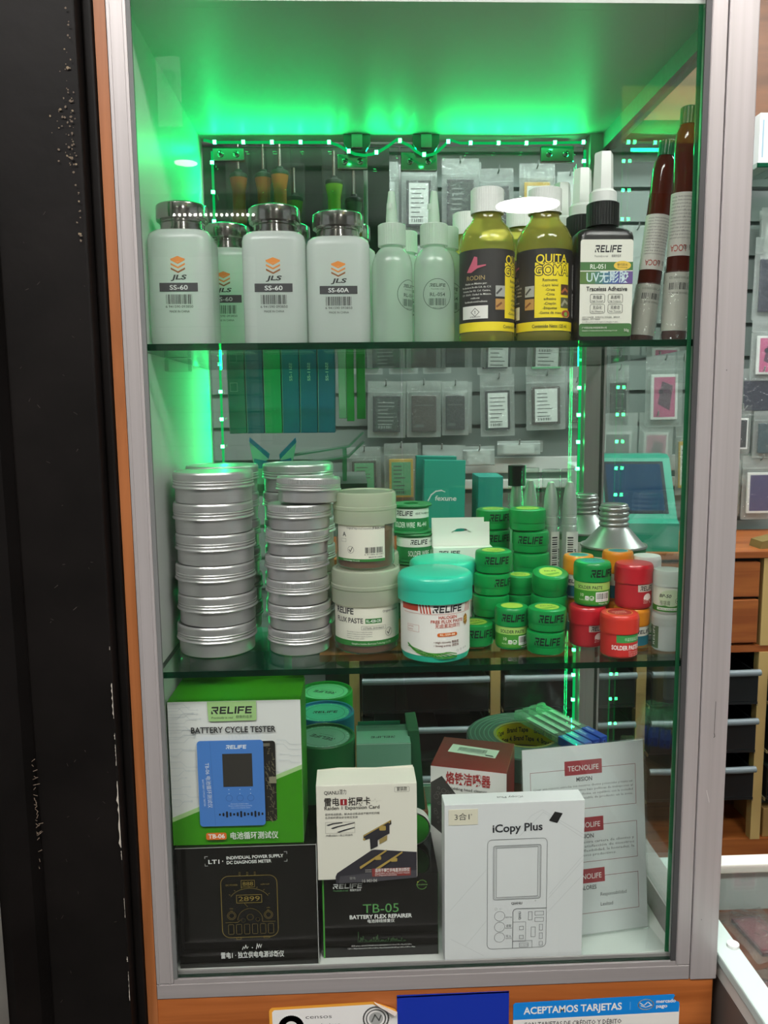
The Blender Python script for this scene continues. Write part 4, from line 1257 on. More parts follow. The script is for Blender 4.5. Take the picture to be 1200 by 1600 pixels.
def cone_can(label, loc, rz):
    t = thing('solvent_can', label, 'can', loc, rz, 'cone topped solvent cans')
    b = MB(); b.lathe([(0, .0003), (.0355, .0003), (.0360, .002), (.0355, .0035), (.0352, .0870)], C('#dfdcd2', .4), 56)
    p = Pr(b, cyl(.0352)); g = C('#1f7040')
    p.rect(-.11, .0790, .11, .0868, g, 60)
    p.poly([(-.02, .0795), (.012, .0795), (.012, .0740), (.006, .0765), (-.02, .0785)], g)
    p.rect(.0125, .06, .0130, .0790, g); p.logo(0, .050, .03, .008, INK, 'c'); p.text('CLEANING FLUID', 0, .040, .004, g, w=.035, al='c')
    b.build('body', t)
    b = MB(); b.lathe([(.0352, .0865), (.0366, .0870), (.0370, .0882), (.0366, .0895), (.0352, .0892), (.0345, .0885), (.0335, .0893), (.0185, .1065), (.0172, .1080), (.0165, .1090)], CAN_METAL, 56); b.build('cone_top', t)
    b = MB()
    P = [(.0160, .1085)]
    for k in range(4):
        z = .1100 + k * .0058
        P += [(.0150, z), (.0162, z + .0012), (.0166, z + .0026), (.0162, z + .0040), (.0150, z + .0050)]
    P += [(.0150, .1340), (.0140, .1352), (.0120, .1352), (.0118, .1340), (0, .1338)]
    b.lathe(P, CAN_METAL, 48); b.build('neck', t)
    return t
cone_can('cone topped solvent can with screw neck behind the colour jars', (.4945, .1560, ZL), 0)
cone_can('cone topped solvent can half hidden behind the front can', (.4930, .2640, ZL), .6)

TUBE_CLEAR = clear('clear_tube', '#f4faf6', haze=.03, ior=1.35)
def bullet_tube(label, loc, rz, cap=False):
    t = thing('glue_applicator', label, 'applicator tube', loc, rz, 'silver tipped applicators in clear tubes')
    b = MB(); b.lathe([(0, .001), (.0080, .001), (.0086, .003), (.0086, .098), (.0081, .0985), (.0081, .1005), (.0086, .101), (.0086, .108), (.0082, .1085), (.0082, .111), (.0086, .1115), (.0085, .118), (.0077, .130), (.0060, .140), (.0036, .1475), (0, .149)], BULLET, 32); b.build('bullet', t)
    b = MB(); b.lathe([(0, .0002), (.0100, .0002), (.0106, .002), (.0106, .161), (.0103, .1625), (0, .1628)], TUBE_CLEAR, 32); b.build('clear_sleeve', t)
    b = MB(); p = Pr(b, cyl(.0107)); p.rect(-.0075, .020, .0095, .092, C('#eceae3'), 8)
    for k in range(22):
        p.rect(-.0060, .030 + k * .0026, .0005, .030 + k * .0026 + (.0009 if k % 3 else .0016), INK)
    p.text('Brushing tool', .0045, .030, .0030, INK, w=.042, rot=90, bold=.02); p.text('Precision tip', .0085, .030, .0022, INK, w=.036, rot=90)
    b.build('label', t)
    if cap:
        b = MB(); b.lathe([(.0110, .140), (.0110, .1640), (0, .1645)], BLACK_PL, 28); b.build('cap', t)
    t.scale = (1, 1, 1.05)
    return t
bullet_tube('clear tube with silver bullet tip nearest the cone topped can', (.4590, .2120, ZL), R(8))
bullet_tube('clear tube with silver bullet tip between the can and green stack', (.4370, .2150, ZL), R(30))
bullet_tube('clear tube with silver bullet tip behind the green stack', (.4180, .2420, ZL), R(200))
bullet_tube('clear tube with black cap standing left behind the other clear tubes', (.4060, .2650, ZL), R(180), True)

# ================================================================== cabinet floor: cartons
WT = C('#efefec')
GRN = C('#3c9410', .4)
def carton(name, label, loc, rz, W, D, H, body, draw, cat='box', group=None, bev=.0006, extra=None, rot=None):
    b = MB(); b.box(0, W, 0, D, 0, H, body, bev)
    draw(Pr(b, front(0, 0, 0)), W, H)
    if extra: extra(b, W, D, H)
    o = b.build(name, None, loc, rot if rot else (0, 0, rz))
    return tag(o, label, cat, group)

GOLD = C('#8f7a34')
def d_lt1(p, W, H):
    k = W / 930
    X = lambda x: (x - 155) * k
    Yv = lambda y: H - (y - 118) * k
    p.line([(0.0002, H - .0004), (W - .0002, H - .0004)], .0006, C('#b9b9b4'))
    p.line([(W - .0003, 0), (W - .0003, H)], .0006, C('#c9c9c4'))
    p.text('LT1', X(372), Yv(234), .0042, WT, w=X(445) - X(372), bold=.02); p.disc(X(466), Yv(218), .0006, WT, 10)
    p.text('INDIVIDUAL POWER SUPPLY', X(492), Yv(207), .0033, WT, w=X(866) - X(492), bold=.02, rot=.8); p.text('DC DIAGNOSIS METER', X(492), Yv(240), .0033, WT, w=X(786) - X(492), bold=.02, rot=.8)
    for (x, y, a, c) in ((350, 182, 1, -1), (350, 248, 1, 1), (889, 164, -1, -1), (889, 232, -1, 1)):
        p.line([(X(x) + a * .0028, Yv(y)), (X(x), Yv(y)), (X(x), Yv(y) + c * .0022)], .0003, WT)
    p.line(p.rr_pts(X(447), Yv(765), X(818), Yv(325), .008), .0006, GOLD, True)
    p.frame(X(548), Yv(518), X(714), Yv(462), .0005, GOLD); p.text('2899', X(631), Yv(505), .0050, GOLD, w=.0215, al='c')
    p.frame(X(582), Yv(405), X(670), Yv(358), .0004, GOLD); p.text('888', X(626), Yv(396), .0042, GOLD, w=.0105, al='c')
    p.ring(X(634), Yv(510), .0205, .0004, GOLD, 24, .0145, 25, 155)
    for a in range(30, 151, 20):
        p.line([(X(634) + .0222 * math.cos(R(a)), Yv(510) + .0157 * math.sin(R(a))), (X(634) + .0235 * math.cos(R(a)), Yv(510) + .0167 * math.sin(R(a)))], .0004, GOLD)
    p.ring(X(634), Yv(640), .0125, .0003, GOLD, 24, None, 0, 180); p.line([(X(470), Yv(655)), (X(550), Yv(655)), (X(570), Yv(638))], .0003, GOLD); p.line([(X(715), Yv(640)), (X(715), Yv(655)), (X(800), Yv(655))], .0003, GOLD)
    p.ring(X(634), Yv(620), .0032, .0004, GOLD); p.ring(X(588), Yv(641), .0020, .0005, GOLD); p.ring(X(684), Yv(637), .0020, .0005, GOLD); p.line([(X(600), Yv(520)), (X(620), Yv(545))], .0003, GOLD)
    for x in (512, 756):
        p.ring(X(x), Yv(605), .0030, .0004, GOLD); p.ring(X(x), Yv(605), .0044, .0003, GOLD, 14); p.text('mAh', X(x), Yv(558), .0013, GOLD, al='c'); p.text('MIN', X(x), Yv(575), .0010, GOLD, al='c')
    for j in range(6):
        x = 488 + j * 53
        p.line(p.rr_pts(X(x), Yv(738), X(x + 35), Yv(668), .001), .0003, GOLD, True)
    for x in (575, 625, 675):
        p.frame(X(x) - .0006, Yv(318), X(x) + .0006, Yv(296), .0002, GOLD)
    p.text('DC POWER', X(520), Yv(390), .0016, GOLD, al='c'); p.text('mAh+mV', X(740), Yv(390), .0016, GOLD, al='c'); p.frame(X(540), Yv(775), X(570), Yv(762), .0003, GOLD); p.frame(X(720), Yv(770), X(760), Yv(758), .0003, GOLD)
    p.line([(X(575) + j * .0012, Yv(850) + (.0000, .0032, .0008, .0050, .0010, .0028)[j % 6]) for j in range(6)], .0006, WT); p.disc(X(642), Yv(838), .0006, WT, 8)
    p.line([(X(668) + j * .0011, Yv(848) + (.0000, .0058, .0010, .0052, .0012, .0048)[j % 6]) for j in range(6)], .0006, WT)
    p.text('雷电1 · 独立供电电源诊断仪', X(642), Yv(906), .0052, WT, w=X(853) - X(432), al='c', bold=.015)
carton('black_carton', 'black glossy box with golden meter outline standing at the lower left corner', (.0165, .0300, ZF), 0, .1415, .080, .1312, BLACK_CARD, d_lt1)

def d_tb06(p, W, H):
    k = W / 940
    X = lambda x: (x - 115) * k
    Yv = lambda y: H - (y - 243) * k * 1.08
    p.rect(.0002, .0002, W - .0002, H - .0006, C('#e3e4e1'))
    rnd = random.Random(11)
    lc = C('#b4bfc6')
    for j in range(34):   # printed circuit tracks
        y = 262 + j * 22 + rnd.uniform(-6, 6)
        left = j % 2 == 0 or y < 500
        x = 118 if left else 1050
        s = 1 if left else -1
        L1, L2 = rnd.uniform(60, 150), rnd.uniform(15, 45)
        if y > 480: L1, L2 = rnd.uniform(50, 110), rnd.uniform(10, 40)
        q = [(X(x), Yv(y)), (X(x + s * L1), Yv(y)), (X(x + s * (L1 + L2)), Yv(y + rnd.choice((-1, 1)) * L2))]
        q.append((q[-1][0] + s * rnd.uniform(.004, .010), q[-1][1]))
        if Yv(y) > .026 + q[0][0] * .3: p.line(q, .00022, lc); p.ring(q[-1][0] + s * .0008, q[-1][1], .0008, .0002, lc, 10)
    for j in range(9):
        q = [(X(530 + j * 22), Yv(390)), (X(530 + j * 22), Yv(415 + 8 * (j % 3))), (X(545 + j * 26), Yv(500))]
        p.line(q, .0002, C('#c6d0d4'))
    lg = C('#a9cf8e')
    p.poly([(.0003, Yv(1075)), (.0003, Yv(1042)), (W - .0003, Yv(690)), (W - .0003, Yv(722))], lg)
    p.poly([(.0002, .0002), (W - .0002, .0002), (W - .0002, Yv(720)), (.0002, Yv(1074))], GRN)
    p.poly([(X(398), H - .0003), (X(404), Yv(372)), (X(412), Yv(380)), (X(735), Yv(378)), (X(742), Yv(370)), (X(742), H - .0003)], C('#a6cd88'))
    p.logo(X(424), Yv(330), X(708) - X(424), .0075, INK)
    p.text('Practically is real', X(424), Yv(362), .0021, INK, w=.0210, shear=.25); p.text('极致的追求', X(598), Yv(360), .0024, INK, w=.0160)
    p.text('BATTERY CYCLE TESTER', X(278), Yv(458), .0060, C('#2c2c2c'), w=X(876) - X(278), bold=.022)
    p.rrect(X(760), Yv(1080), X(868), Yv(520), .003, C('#221f1a'))
    gt = C('#8d8468')
    for j in range(90):
        x, y = rnd.uniform(790, 860), rnd.uniform(560, 1065)
        p.line([(X(x), Yv(y)), (X(x + rnd.choice((0, 14))), Yv(y + rnd.choice((0, 22))))], .00035, gt)
    p.rect(X(784), Yv(552), X(832), Yv(530), C('#6f6a5c')); p.rect(X(820), Yv(808), X(872), Yv(762), C('#8f8a72'))
    bl, bd = C('#4c82cf', .4), C('#3c6db4')
    p.rrect(X(318), Yv(1100), X(786), Yv(505), .0035, bl)
    p.line([(X(410), Yv(506)), (X(428), Yv(1098))], .0003, bd)
    p.logo(X(522), Yv(564), X(664) - X(522), .0040, C('#e6ecf2'))
    p.rect(X(494), Yv(826), X(704), Yv(597), C('#3a3733', .25))
    for x in (532, 610, 686):
        p.ring(X(x), Yv(905), .0032, .0003, C('#2f5a9c')); p.disc(X(x) , Yv(845), .0004, WT, 6); p.disc(X(x), Yv(873), .0004, WT, 6)
    p.text('Automatic circuit breaker', X(605), Yv(948), .0013, C('#c9d8ee'), w=.018, al='c'); p.text('Please confirm battery polarity', X(610), Yv(962), .0013, C('#c9d8ee'), w=.0235, al='c'); p.text('before connecting the device', X(612), Yv(976), .0013, C('#c9d8ee'), w=.019, al='c')
    for j, hh in enumerate((7, 12, 22, 14, 8, 14, 22, 14, 8, 14, 22, 14, 9)):
        x = 462 + j * 25.3
        p.rrect(X(x) - .0009, Yv(1017 + hh), X(x) + .0009, Yv(1017 - hh), .0008, C('#1c1c22'))
    p.text('TB-06 电池循环测试仪', X(372), Yv(655), .0036, C('#dfe8f4'), w=.0470, rot=-88); p.text('BATTERY CYCLE TESTER', X(346), Yv(770), .0016, C('#dfe8f4'), w=.0280, rot=-88)
    p.rrect(X(358), Yv(1192), X(504), Yv(1143), .002, C('#e0722a')); p.text('TB-06', X(432), Yv(1182), .0044, WT, w=.0165, al='c', bold=.02)
    p.text('电池循环测试仪', X(532), Yv(1187), .0058, WT, w=X(874) - X(532), bold=.01)
o = carton('green_carton', 'green and white box showing a blue tester, standing on the black box at left', (.0145, .0360, ZF + .1316), 0, .1310, .0640, .1500, GRN, d_tb06, rot=(0, 0, R(-.6)))
b = MB(); b.box(.001, .1300, 0, .0012, 0, .0035, GRN); b.build('top_flap', o, (0, .0630, .1495))
tl = pbr('teal_card', '#1f9c8c', 0.45)
tag(bx(.0165, .121, .137, .235, ZF, 1.236, tl, .0008).build('teal_carton'), 'plain teal box standing behind the green and white tester box', 'box')

def d_tb05(p, W, H):
    k = W / 825
    X = lambda x: (x - 115) * k
    Yv = lambda y: H - (y - 880) * k
    g = C('#5c9a5c')
    p.rect(0.0001, 0.0002, .0016, H - .0004, C('#4aa63a')); p.line([(W - .0004, 0), (W - .0004, H)], .0003, C('#5f8a5f'))
    p.logo(X(190), Yv(977), X(394) - X(190), .0052, WT); p.text('Practically is real', X(192), Yv(998), .0018, g, w=.0150, shear=.25); p.text('极致的追求', X(310), Yv(998), .0020, WT, w=.0115)
    p.ring(X(822), Yv(966), .0050, .0007, C('#6fb24a'), 24, None, 30, 330); p.text('Sunshine', X(822), Yv(970), .0016, C('#8fc46a'), w=.0115, al='c'); p.disc(X(793), Yv(945), .0008, C('#e6d24a'), 8)
    p.text('TB-05', X(400), Yv(1168), .0098, C('#5fa05a'), w=X(655) - X(400))
    p.text('BATTERY FLEX REPAIRER', X(305), Yv(1212), .0042, WT, w=X(750) - X(305), bold=.03); p.text('电池排线修复仪', X(432), Yv(1243), .0030, WT, w=X(625) - X(432), bold=.015)
    rnd = random.Random(2)
    sk = C('#3f6a3c')
    for j in range(40):
        x = 362 + j * 8.6
        hh = abs(rnd.gauss(28, 22)) * (1 if j < 18 or 25 < j < 31 else .5)
        p.line([(X(x), Yv(1392)), (X(x), Yv(1392 - hh)), (X(x + 5), Yv(1392 - hh)), (X(x + 5), Yv(1392 - hh * .4))], .0003, sk)
    p.text('支持 iphone 6S/6SP/7/7P/8/8P/X/XS/XR/XSMAX/11/11Pro/11Pro Max/12/12Pro', X(530), Yv(1420), .0015, WT, w=X(748) - X(316), al='c'); p.text('12Pro Max/12mini/13/13Pro/13Pro Max/13mini/14/14Plus/14Pro/14Pro Max', X(530), Yv(1440), .0015, WT, w=X(772) - X(290), al='c')
carton('black_carton', 'low black box with green lettering under the ivory box', (.1625, .0380, ZF), 0, .1195, .080, .0910, BLACK_CARD, d_tb05)

def d_raiden(p, W, H):
    k = W / 723
    X = lambda x: (x - 55) * k
    Yv = lambda y: H - (y - 163) * k
    ink, gold, drk = C('#37322f'), C('#b79a4e'), C('#2b2930')
    p.text('QIANLI', X(112), Yv(231), .0036, ink, w=.0145, bold=.02); p.text('潜力', X(220), Yv(230), .0042, ink, w=.0072)
    p.line(p.rr_pts(X(618), Yv(226), X(724), Yv(189), .001), .0002, ink, True); p.text('套装款', X(671), Yv(217), .0034, ink, w=.0105, al='c')
    p.text('雷电', X(113), Yv(313), .0066, ink, w=.0150, bold=.02); p.rect(X(227), Yv(315), X(275), Yv(268), C('#9c1f28')); p.text('1', X(251), Yv(307), .0045, WT, al='c', bold=.03); p.text('拓展卡', X(284), Yv(313), .0066, ink, w=.0222, bold=.02)
    p.text('Raiden 1 Expansion Card', X(113), Yv(347), .0037, ink, w=X(508) - X(113), bold=.015)
    p.line([(X(445), Yv(288)), (X(468), Yv(288)), (X(478), Yv(272)), (X(488), Yv(300)), (X(494), Yv(288)), (X(525), Yv(288))], .0002, C('#b9b4aa'))
    p.text('提供电池数据，解决自动重启或不能开机问题', X(116), Yv(389), .0019, ink, w=X(508) - X(116)); p.text('在开机时更加安全稳定高效', X(116), Yv(414), .0019, ink, w=X(350) - X(116))
    p.frame(X(117), Yv(525), X(328), Yv(441), .0002, C('#8f8a82'))
    for (a, c, d, e) in ((124, 462, 240, 445), (155, 486, 327, 448), (200, 516, 327, 484)):
        p.poly([(X(a), Yv(c)), (X(a + 14), Yv(c + 6)), (X(a + 50), Yv(c - 6)), (X(d), Yv(e + 4)), (X(d), Yv(e - 2)), (X(a + 45), Yv(c - 14))], drk)
    p.text('内置USBA一拖三转接线', X(120), Yv(549), .0017, ink, w=X(312) - X(120))
    p.poly([(X(388), Yv(548)), (X(590), Yv(436)), (X(592), Yv(470)), (X(578), Yv(478)), (X(578), Yv(540)), (X(548), Yv(556)), (X(492), Yv(590)), (X(492), Yv(636)), (X(440), Yv(660)), (X(435), Yv(575)), (X(392), Yv(588))], drk)
    p.poly([(X(388), Yv(550)), (X(590), Yv(436)), (X(590), Yv(444)), (X(388), Yv(560))], gold); p.rrect(X(505), Yv(516), X(552), Yv(480), .0012, gold); p.poly([(X(503), Yv(585)), (X(562), Yv(552)), (X(560), Yv(590)), (X(505), Yv(620))], C('#a08a52'))
    p.disc(X(394), Yv(578), .0012, gold, 10); p.rect(X(574), Yv(462), X(582), Yv(452), gold)
    p.poly([(X(185), Yv(912)), (X(183), Yv(860)), (X(195), Yv(832)), (X(445), Yv(665)), (X(470), Yv(660)), (X(774), Yv(690)), (X(774), Yv(880)), (X(500), Yv(905))], C('#302d35'))
    p.poly([(X(205), Yv(912)), (X(215), Yv(858)), (X(450), Yv(838)), (X(774), Yv(830)), (X(774), Yv(888)), (X(450), Yv(908))], C('#4a474e'))
    for (a, c, d, e) in ((358, 790, 556, 662), (476, 805, 670, 680)):
        p.poly([(X(a), Yv(c)), (X(d), Yv(e)), (X(d), Yv(e + 14)), (X(a + 8), Yv(c + 22))], gold); p.line([(X(a + 10), Yv(c + 22)), (X(d - 5), Yv(e + 24))], .0016, C('#1c1a20'))
    p.rrect(X(470), Yv(740), X(515), Yv(712), .001, gold); p.rrect(X(585), Yv(758), X(632), Yv(730), .001, gold)
    for j in range(8):
        p.rect(X(400 + (j % 4) * 12), Yv(818 + (j // 4) * 14), X(406 + (j % 4) * 12), Yv(812 + (j // 4) * 14), C('#c8c4bc'))
    p.rect(X(448), Yv(868), X(730), Yv(806), C('#8f3a36')); p.text('适用于隔离供电直流诊断仪', X(470), Yv(833), .0030, WT, w=X(722) - X(470), bold=.015); p.text('Applicable to Insulate Power Supply', X(470), Yv(850), .0016, WT, w=X(722) - X(470)); p.text('DC Diagnosis Instrument', X(470), Yv(864), .0016, WT, w=.0220)
    p.text('16 MIHM', X(375), Yv(910), .0035, C('#b9b6b2'), w=.0150, bold=.01); p.text('雷电', X(285), Yv(882), .0022, C('#a9a6a2'))
o = carton('ivory_carton', 'ivory box with a plug card picture standing on the low black box', (.1588, .0310, ZF + .0912), 0, .1010, .0370, .1010, CREAM, d_raiden, rot=(0, 0, R(.4)))
b = MB(); b.prism([(0, 0), (.099, 0), (.099, .0022), (.060, .0006), (.022, .0018)], 1, 0, .0005, CREAM); b.build('lid_flap', o, (.001, .0360, .1008))

GRY = C('#9a9c9e')
def d_icopy(p, W, H):
    k = W / 673
    X = lambda x: (x - 62) * k
    Yv = lambda y, x=400: H - (y - (160 - 32 * (x - 62) / 673)) * k * 1.02
    f = C('#c9cbcc')
    for pts in (((85, 690), (262, 480)), ((160, 870), (262, 740)), ((400, 308), (480, 205), (530, 178), (733, 300)), ((420, 310), (535, 190), (733, 318)), ((570, 600), (733, 402)), ((565, 622), (733, 425)), ((560, 695), (733, 500)), ((90, 830), (250, 915))):
        p.line([(X(a), Yv(c, a)) for a, c in pts], .0003, f)
    for (a, c, r) in ((195, 690, 30), (150, 750, 28), (228, 628, 26)):
        p.ring(X(a), Yv(c, a), r * k, .0002, C('#dfe0e0'), 24)
    p.text('iCopy Plus', X(292), Yv(292, 300), .0082, C('#2b2d33'), w=X(532) - X(292), bold=.022, rot=1.0)
    p.poly([(X(590), Yv(186, 590)), (X(628), Yv(194, 628)), (X(602), Yv(243, 602)), (X(562), Yv(231, 562))], C('#191919'))
    o_ = C('#54575a')
    p.line(p.rr_pts(X(268), Yv(882, 280), X(556), Yv(316, 556), .0050), .00035, o_, True)
    p.line(p.rr_pts(X(297), Yv(630, 300), X(526), Yv(350, 500), .0022), .0004, o_, True); p.line(p.rr_pts(X(303), Yv(624, 300), X(521), Yv(355, 500), .0016), .0002, o_, True); p.frame(X(311), Yv(618, 300), X(512), Yv(360, 500), .00035, o_)
    p.text('QIANLI', X(411), Yv(651, 411), .0024, o_, w=.0112, al='c', bold=.02); p.ring(X(310), Yv(676, 310), .0012, .0002, GRY, 10); p.text('+++', X(325), Yv(678, 325), .0012, GRY); p.disc(X(502), Yv(632, 502), .0008, C('#d0d2d2'), 10)
    for (c, a_, b_) in ((712, '', 'DETECTION'), (767, '读取', 'READ'), (820, '写入', 'WRITE')):
        p.ring(X(328), Yv(c, 328), .0053, .0003, o_, 24)
        p.text(b_, X(372), Yv(c + 8, 372), .0012, o_, w=.0064, al='c')
        if a_: p.text(a_, X(372), Yv(c - 1, 372), .0022, o_, w=.0055, al='c')
    p.line([(X(392), Yv(876, 392)), (X(392), Yv(690, 392)), (X(398), Yv(678, 398)), (X(410), Yv(673, 410)), (X(556), Yv(668, 556))], .0005, o_)
    p.line([(X(392), Yv(742, 392)), (X(455), Yv(740, 455)), (X(455), Yv(838, 455)), (X(392), Yv(840, 392))], .0003, o_); p.line([(X(392), Yv(838, 392)), (X(487), Yv(834, 487)), (X(487), Yv(872, 487))], .0003, o_)
    for (a, c, d, e) in ((468, 688, 486, 730), (500, 686, 542, 706), (500, 718, 542, 738), (482, 766, 502, 816), (522, 752, 538, 782), (522, 796, 538, 826), (522, 840, 538, 860), (425, 762, 444, 780), (425, 808, 444, 826), (425, 848, 468, 868)):
        p.frame(X(a), Yv(e, a), X(d), Yv(c, a), .00035, o_)
    p.text('QIANLI', X(430), Yv(728, 430), .0022, o_, w=.0090, rot=90, bold=.02); p.text('Y1·Y2·Y3', X(447), Yv(862, 447), .0016, o_, w=.008, al='c')
def x_icopy(b, W, D, H):
    q = Pr(b, flat((W, D, H), (-1, 0, 0), (0, -1, 0)))
    q.text('iCopy Plus', W * .52, D * .42, .0036, C('#55585a'), w=.0265, al='c', bold=.01)
o = carton('white_carton', 'large white box with line drawn gadget at the front right of the cabinet', (.2865, .0215, ZF + .0029), 0, .1420, .0225, .1700, PAPER_C, d_icopy, rot=(0, 0, R(.9)), extra=x_icopy)
b = MB(); b.box(0, .0295, -.0003, 0, 0, .0165, C('#e9e2cd')); p = Pr(b, front(0, -.0003, 0)); p.text('3合1', .006, .0058, .0056, C('#3c3c3a'), w=.0150); p.text('+', .0222, .0095, .0024, C('#3c3c3a'))
s = b.build('sticker', o, (.0040, -.0002, .1485)); s['label'] = 'cream paper sticker'

# sign in a clear stand
t = thing('sign_stand', 'white company mission sheet in a clear acrylic stand behind the white box', 'sign stand', (.3770, .0465, ZF + .0004), R(8.0))
W_, H_ = .1400, .2070
M_ = Matrix.Rotation(R(-6.5), 4, 'X')
b = MB(); b.box(0, W_, 0, .0022, 0, H_, ACRYLIC, .0005, M_); b.box(0, W_, .0034, .0052, 0, H_, ACRYLIC, .0005, M_); b.build('upright_panel', t)
b = MB(); b.box(0, W_, -.034, .0015, .0002, .0024, ACRYLIC, .0005); b.build('foot', t)
b = MB(); b.box(.0012, W_ - .0012, .0024, .0032, .001, H_ - .001, PAPER_C, 0, M_)
fm = flat((0, 0, 0), (1, 0, 0), (0, 0, 1))
p = Pr(b, lambda u, v, w: tuple(M_ @ Vector((u, .00235 - w, v * 1.07))), step=6e-6, w0=.00003)
red, tx = C('#a8323c'), C('#4a4a4e')
for (v0, v1, ttl) in ((.1285, .1690, 'MISION'), (.0745, .1110, 'VISION'), (.0225, .0590, 'VALORES')):
    p.frame(.0095, v0, .1290, v1, .0005, C('#8f4a52'))
    vc = v1 + .0015
    p.rect(.0480, vc - .0075, .0905, vc + .0070, red); p.text('TECNOLIFE', .0692, vc - .0032, .0052, WT, w=.0350, al='c', bold=.005)
    p.text(ttl, .0700, v1 - .0125, .0042, tx, w=.0030 * len(ttl), al='c', bold=.02)
L1 = ('Crear una relación estrecha con nuestros clientes potenciales y reales así', 'como con proveedora, laboramos bajo políticas de trabajo con el', 'objetivo de entregar en tiempo y forma, en equilibrio con la sociedad', 'ofreciendo la variedad más rentable de producto en la zona,', 'a precios accesibles.')
for j, s in enumerate(L1):
    p.text(s, .0125, .1510 - j * .0042, .0023, tx, w=.1130 if j < 4 else .040)
for j, s in enumerate(('Crecer consolidando nuestra cartera de clientes y', 'buscando siempre la satisfacción de nuestros', 'clientes por medio de la flexibilidad, la honradez, la', 'lealtad de nuestros procesos productivos.')):
    p.text(s, .0125, .0935 - j * .0044, .0026, tx, w=.1130 if j < 3 else .092)
p.text('Honradez', .036, .0400, .0036, tx, al='c'); p.text('Responsabilidad', .1000, .0385, .0036, tx, w=.0300, al='c'); p.text('Respeto', .036, .0300, .0036, tx, al='c'); p.text('Lealtad', .0920, .0285, .0036, tx, al='c')
b.build('printed_sheet', t)

# small cartons and rolls behind
def d_weld(p, W, H):
    p.rect(.0002, .0002, W - .0002, H - .0004, C('#dcd9d6'))
    p.poly([(.0003, H - .020), (.0130, H - .0110), (.0300, H - .032), (.0340, H - .060), (.0200, H - .085), (.0003, H - .070)], C('#3a3836'))
    rnd = random.Random(8)
    for j in range(26):
        p.ring(rnd.uniform(.004, .026), H - rnd.uniform(.025, .068), rnd.uniform(.0008, .0028), .0005, C('#6a6663'), 9)
    p.text('烙铁洁嘴器', .0175, H - .0175, .0105, C('#a02a2c'), w=.0500, bold=.02); p.text('Welding head cleaner', .0195, H - .0255, .0034, C('#35302e'), w=.0440)
def x_weld(b, W, D, H):
    q = Pr(b, top(0, 0, H))
    q.rect(.0004, .0004, W - .0004, D - .0004, C('#7a2522'))
    c, s = math.cos(R(-6)), math.sin(R(-6))
    tr = lambda u, v: (.012 + u * c - v * s, .040 + u * s + v * c)
    lb = [tr(0, 0), tr(.056, 0), tr(.056, .022), tr(0, .022)]
    q.poly(lb, C('#dfe0d6'))
    rnd = random.Random(4); x = .010
    while x < .043:
        w_ = rnd.choice((.0006, .0011)); q.poly([tr(x, .008), tr(x + w_, .008), tr(x + w_, .017), tr(x, .017)], INK); x += w_ + .0009
    q.text('6 971806 050415', *tr(.010, .0045), .0020, INK, w=.034, rot=-6); q.poly([tr(.044, .002), tr(.054, .002), tr(.052, .0045), tr(.044, .0045)], INK)
carton('maroon_carton', 'maroon topped box of a soldering tip cleaner with a barcode sticker on top', (.2820, .1200, ZF), R(-17.5), .0850, .0800, .1690, C('#8f2f2b', .4), d_weld, extra=x_weld)
TEALB = C('#6f9a86', .45)
def d_teal(p, W, H):
    p.rect(.0002, H - .0006, W - .0002, H - .0002, C('#cfe0d6'))
    p.rect(.0002, .0002, W - .0002, H * .55, C('#4f7f6a'))
    p.text('MINI CLEANING KIT', W / 2, H - .042, .003, C('#dfe8e0'), al='c')
def x_teal(b, W, D, H):
    q = Pr(b, flat((W, D, H), (-1, 0, 0), (0, -1, 0)))
    q.rect(.001, .001, W - .001, D * .34, C('#4f7264')); q.rect(.001, D * .36, W - .001, D - .001, C('#76a38f'))
    q.logo(W / 2 - .014, D * .62, .028, .0055, C('#24352c'))
    q.text('Mini cleaning kit for smartphone repairing', W / 2, D * .14, .003, C('#2c4a3c'), w=.052, al='c')
o = carton('sage_carton', 'sage green box with open top flap behind the ivory box', (.1995, .1420, ZF), 0, .0625, .0560, .1860, TEALB, d_teal, extra=x_teal)
b = MB(); b.box(0, .051, 0, .0006, 0, .0050, C('#2fa07c')); b.build('top_flap', o, (.002, .0552, .1855))
tag(bx(.2660, .2830, .1600, .2200, ZF, 1.030, C('#8a5c3a', .7), .0005).build('cardboard_carton'), 'small brown cardboard box under the dark green carton', 'box')
tag(bx(0, .0130, 0, .058, 0, .0980, C('#1f5c3a', .45), .0006).build('dark_green_carton', None, (.2665, .161, 1.0303), (0, R(-4), 0)), 'slim dark green carton leaning between the sage box and the maroon box', 'box')
t = thing('round_tin', 'small round green tin standing on edge on the low black box', 'tin', (.2600, .0960, ZF + .0912 + .0192), 0, rot=(R(90), 0, 0))
b = MB(); b.lathe([(0, -.007), (.0180, -.007), (.019, -.006), (.019, .005), (.0188, .006)], C('#e6e9df', .4), 40); b.build('body', t)
b = MB(); b.lathe([(.0172, .0058), (.0172, .0066), (0, .0068)], C('#2f8f2a', .4), 40); b.build('lid', t)

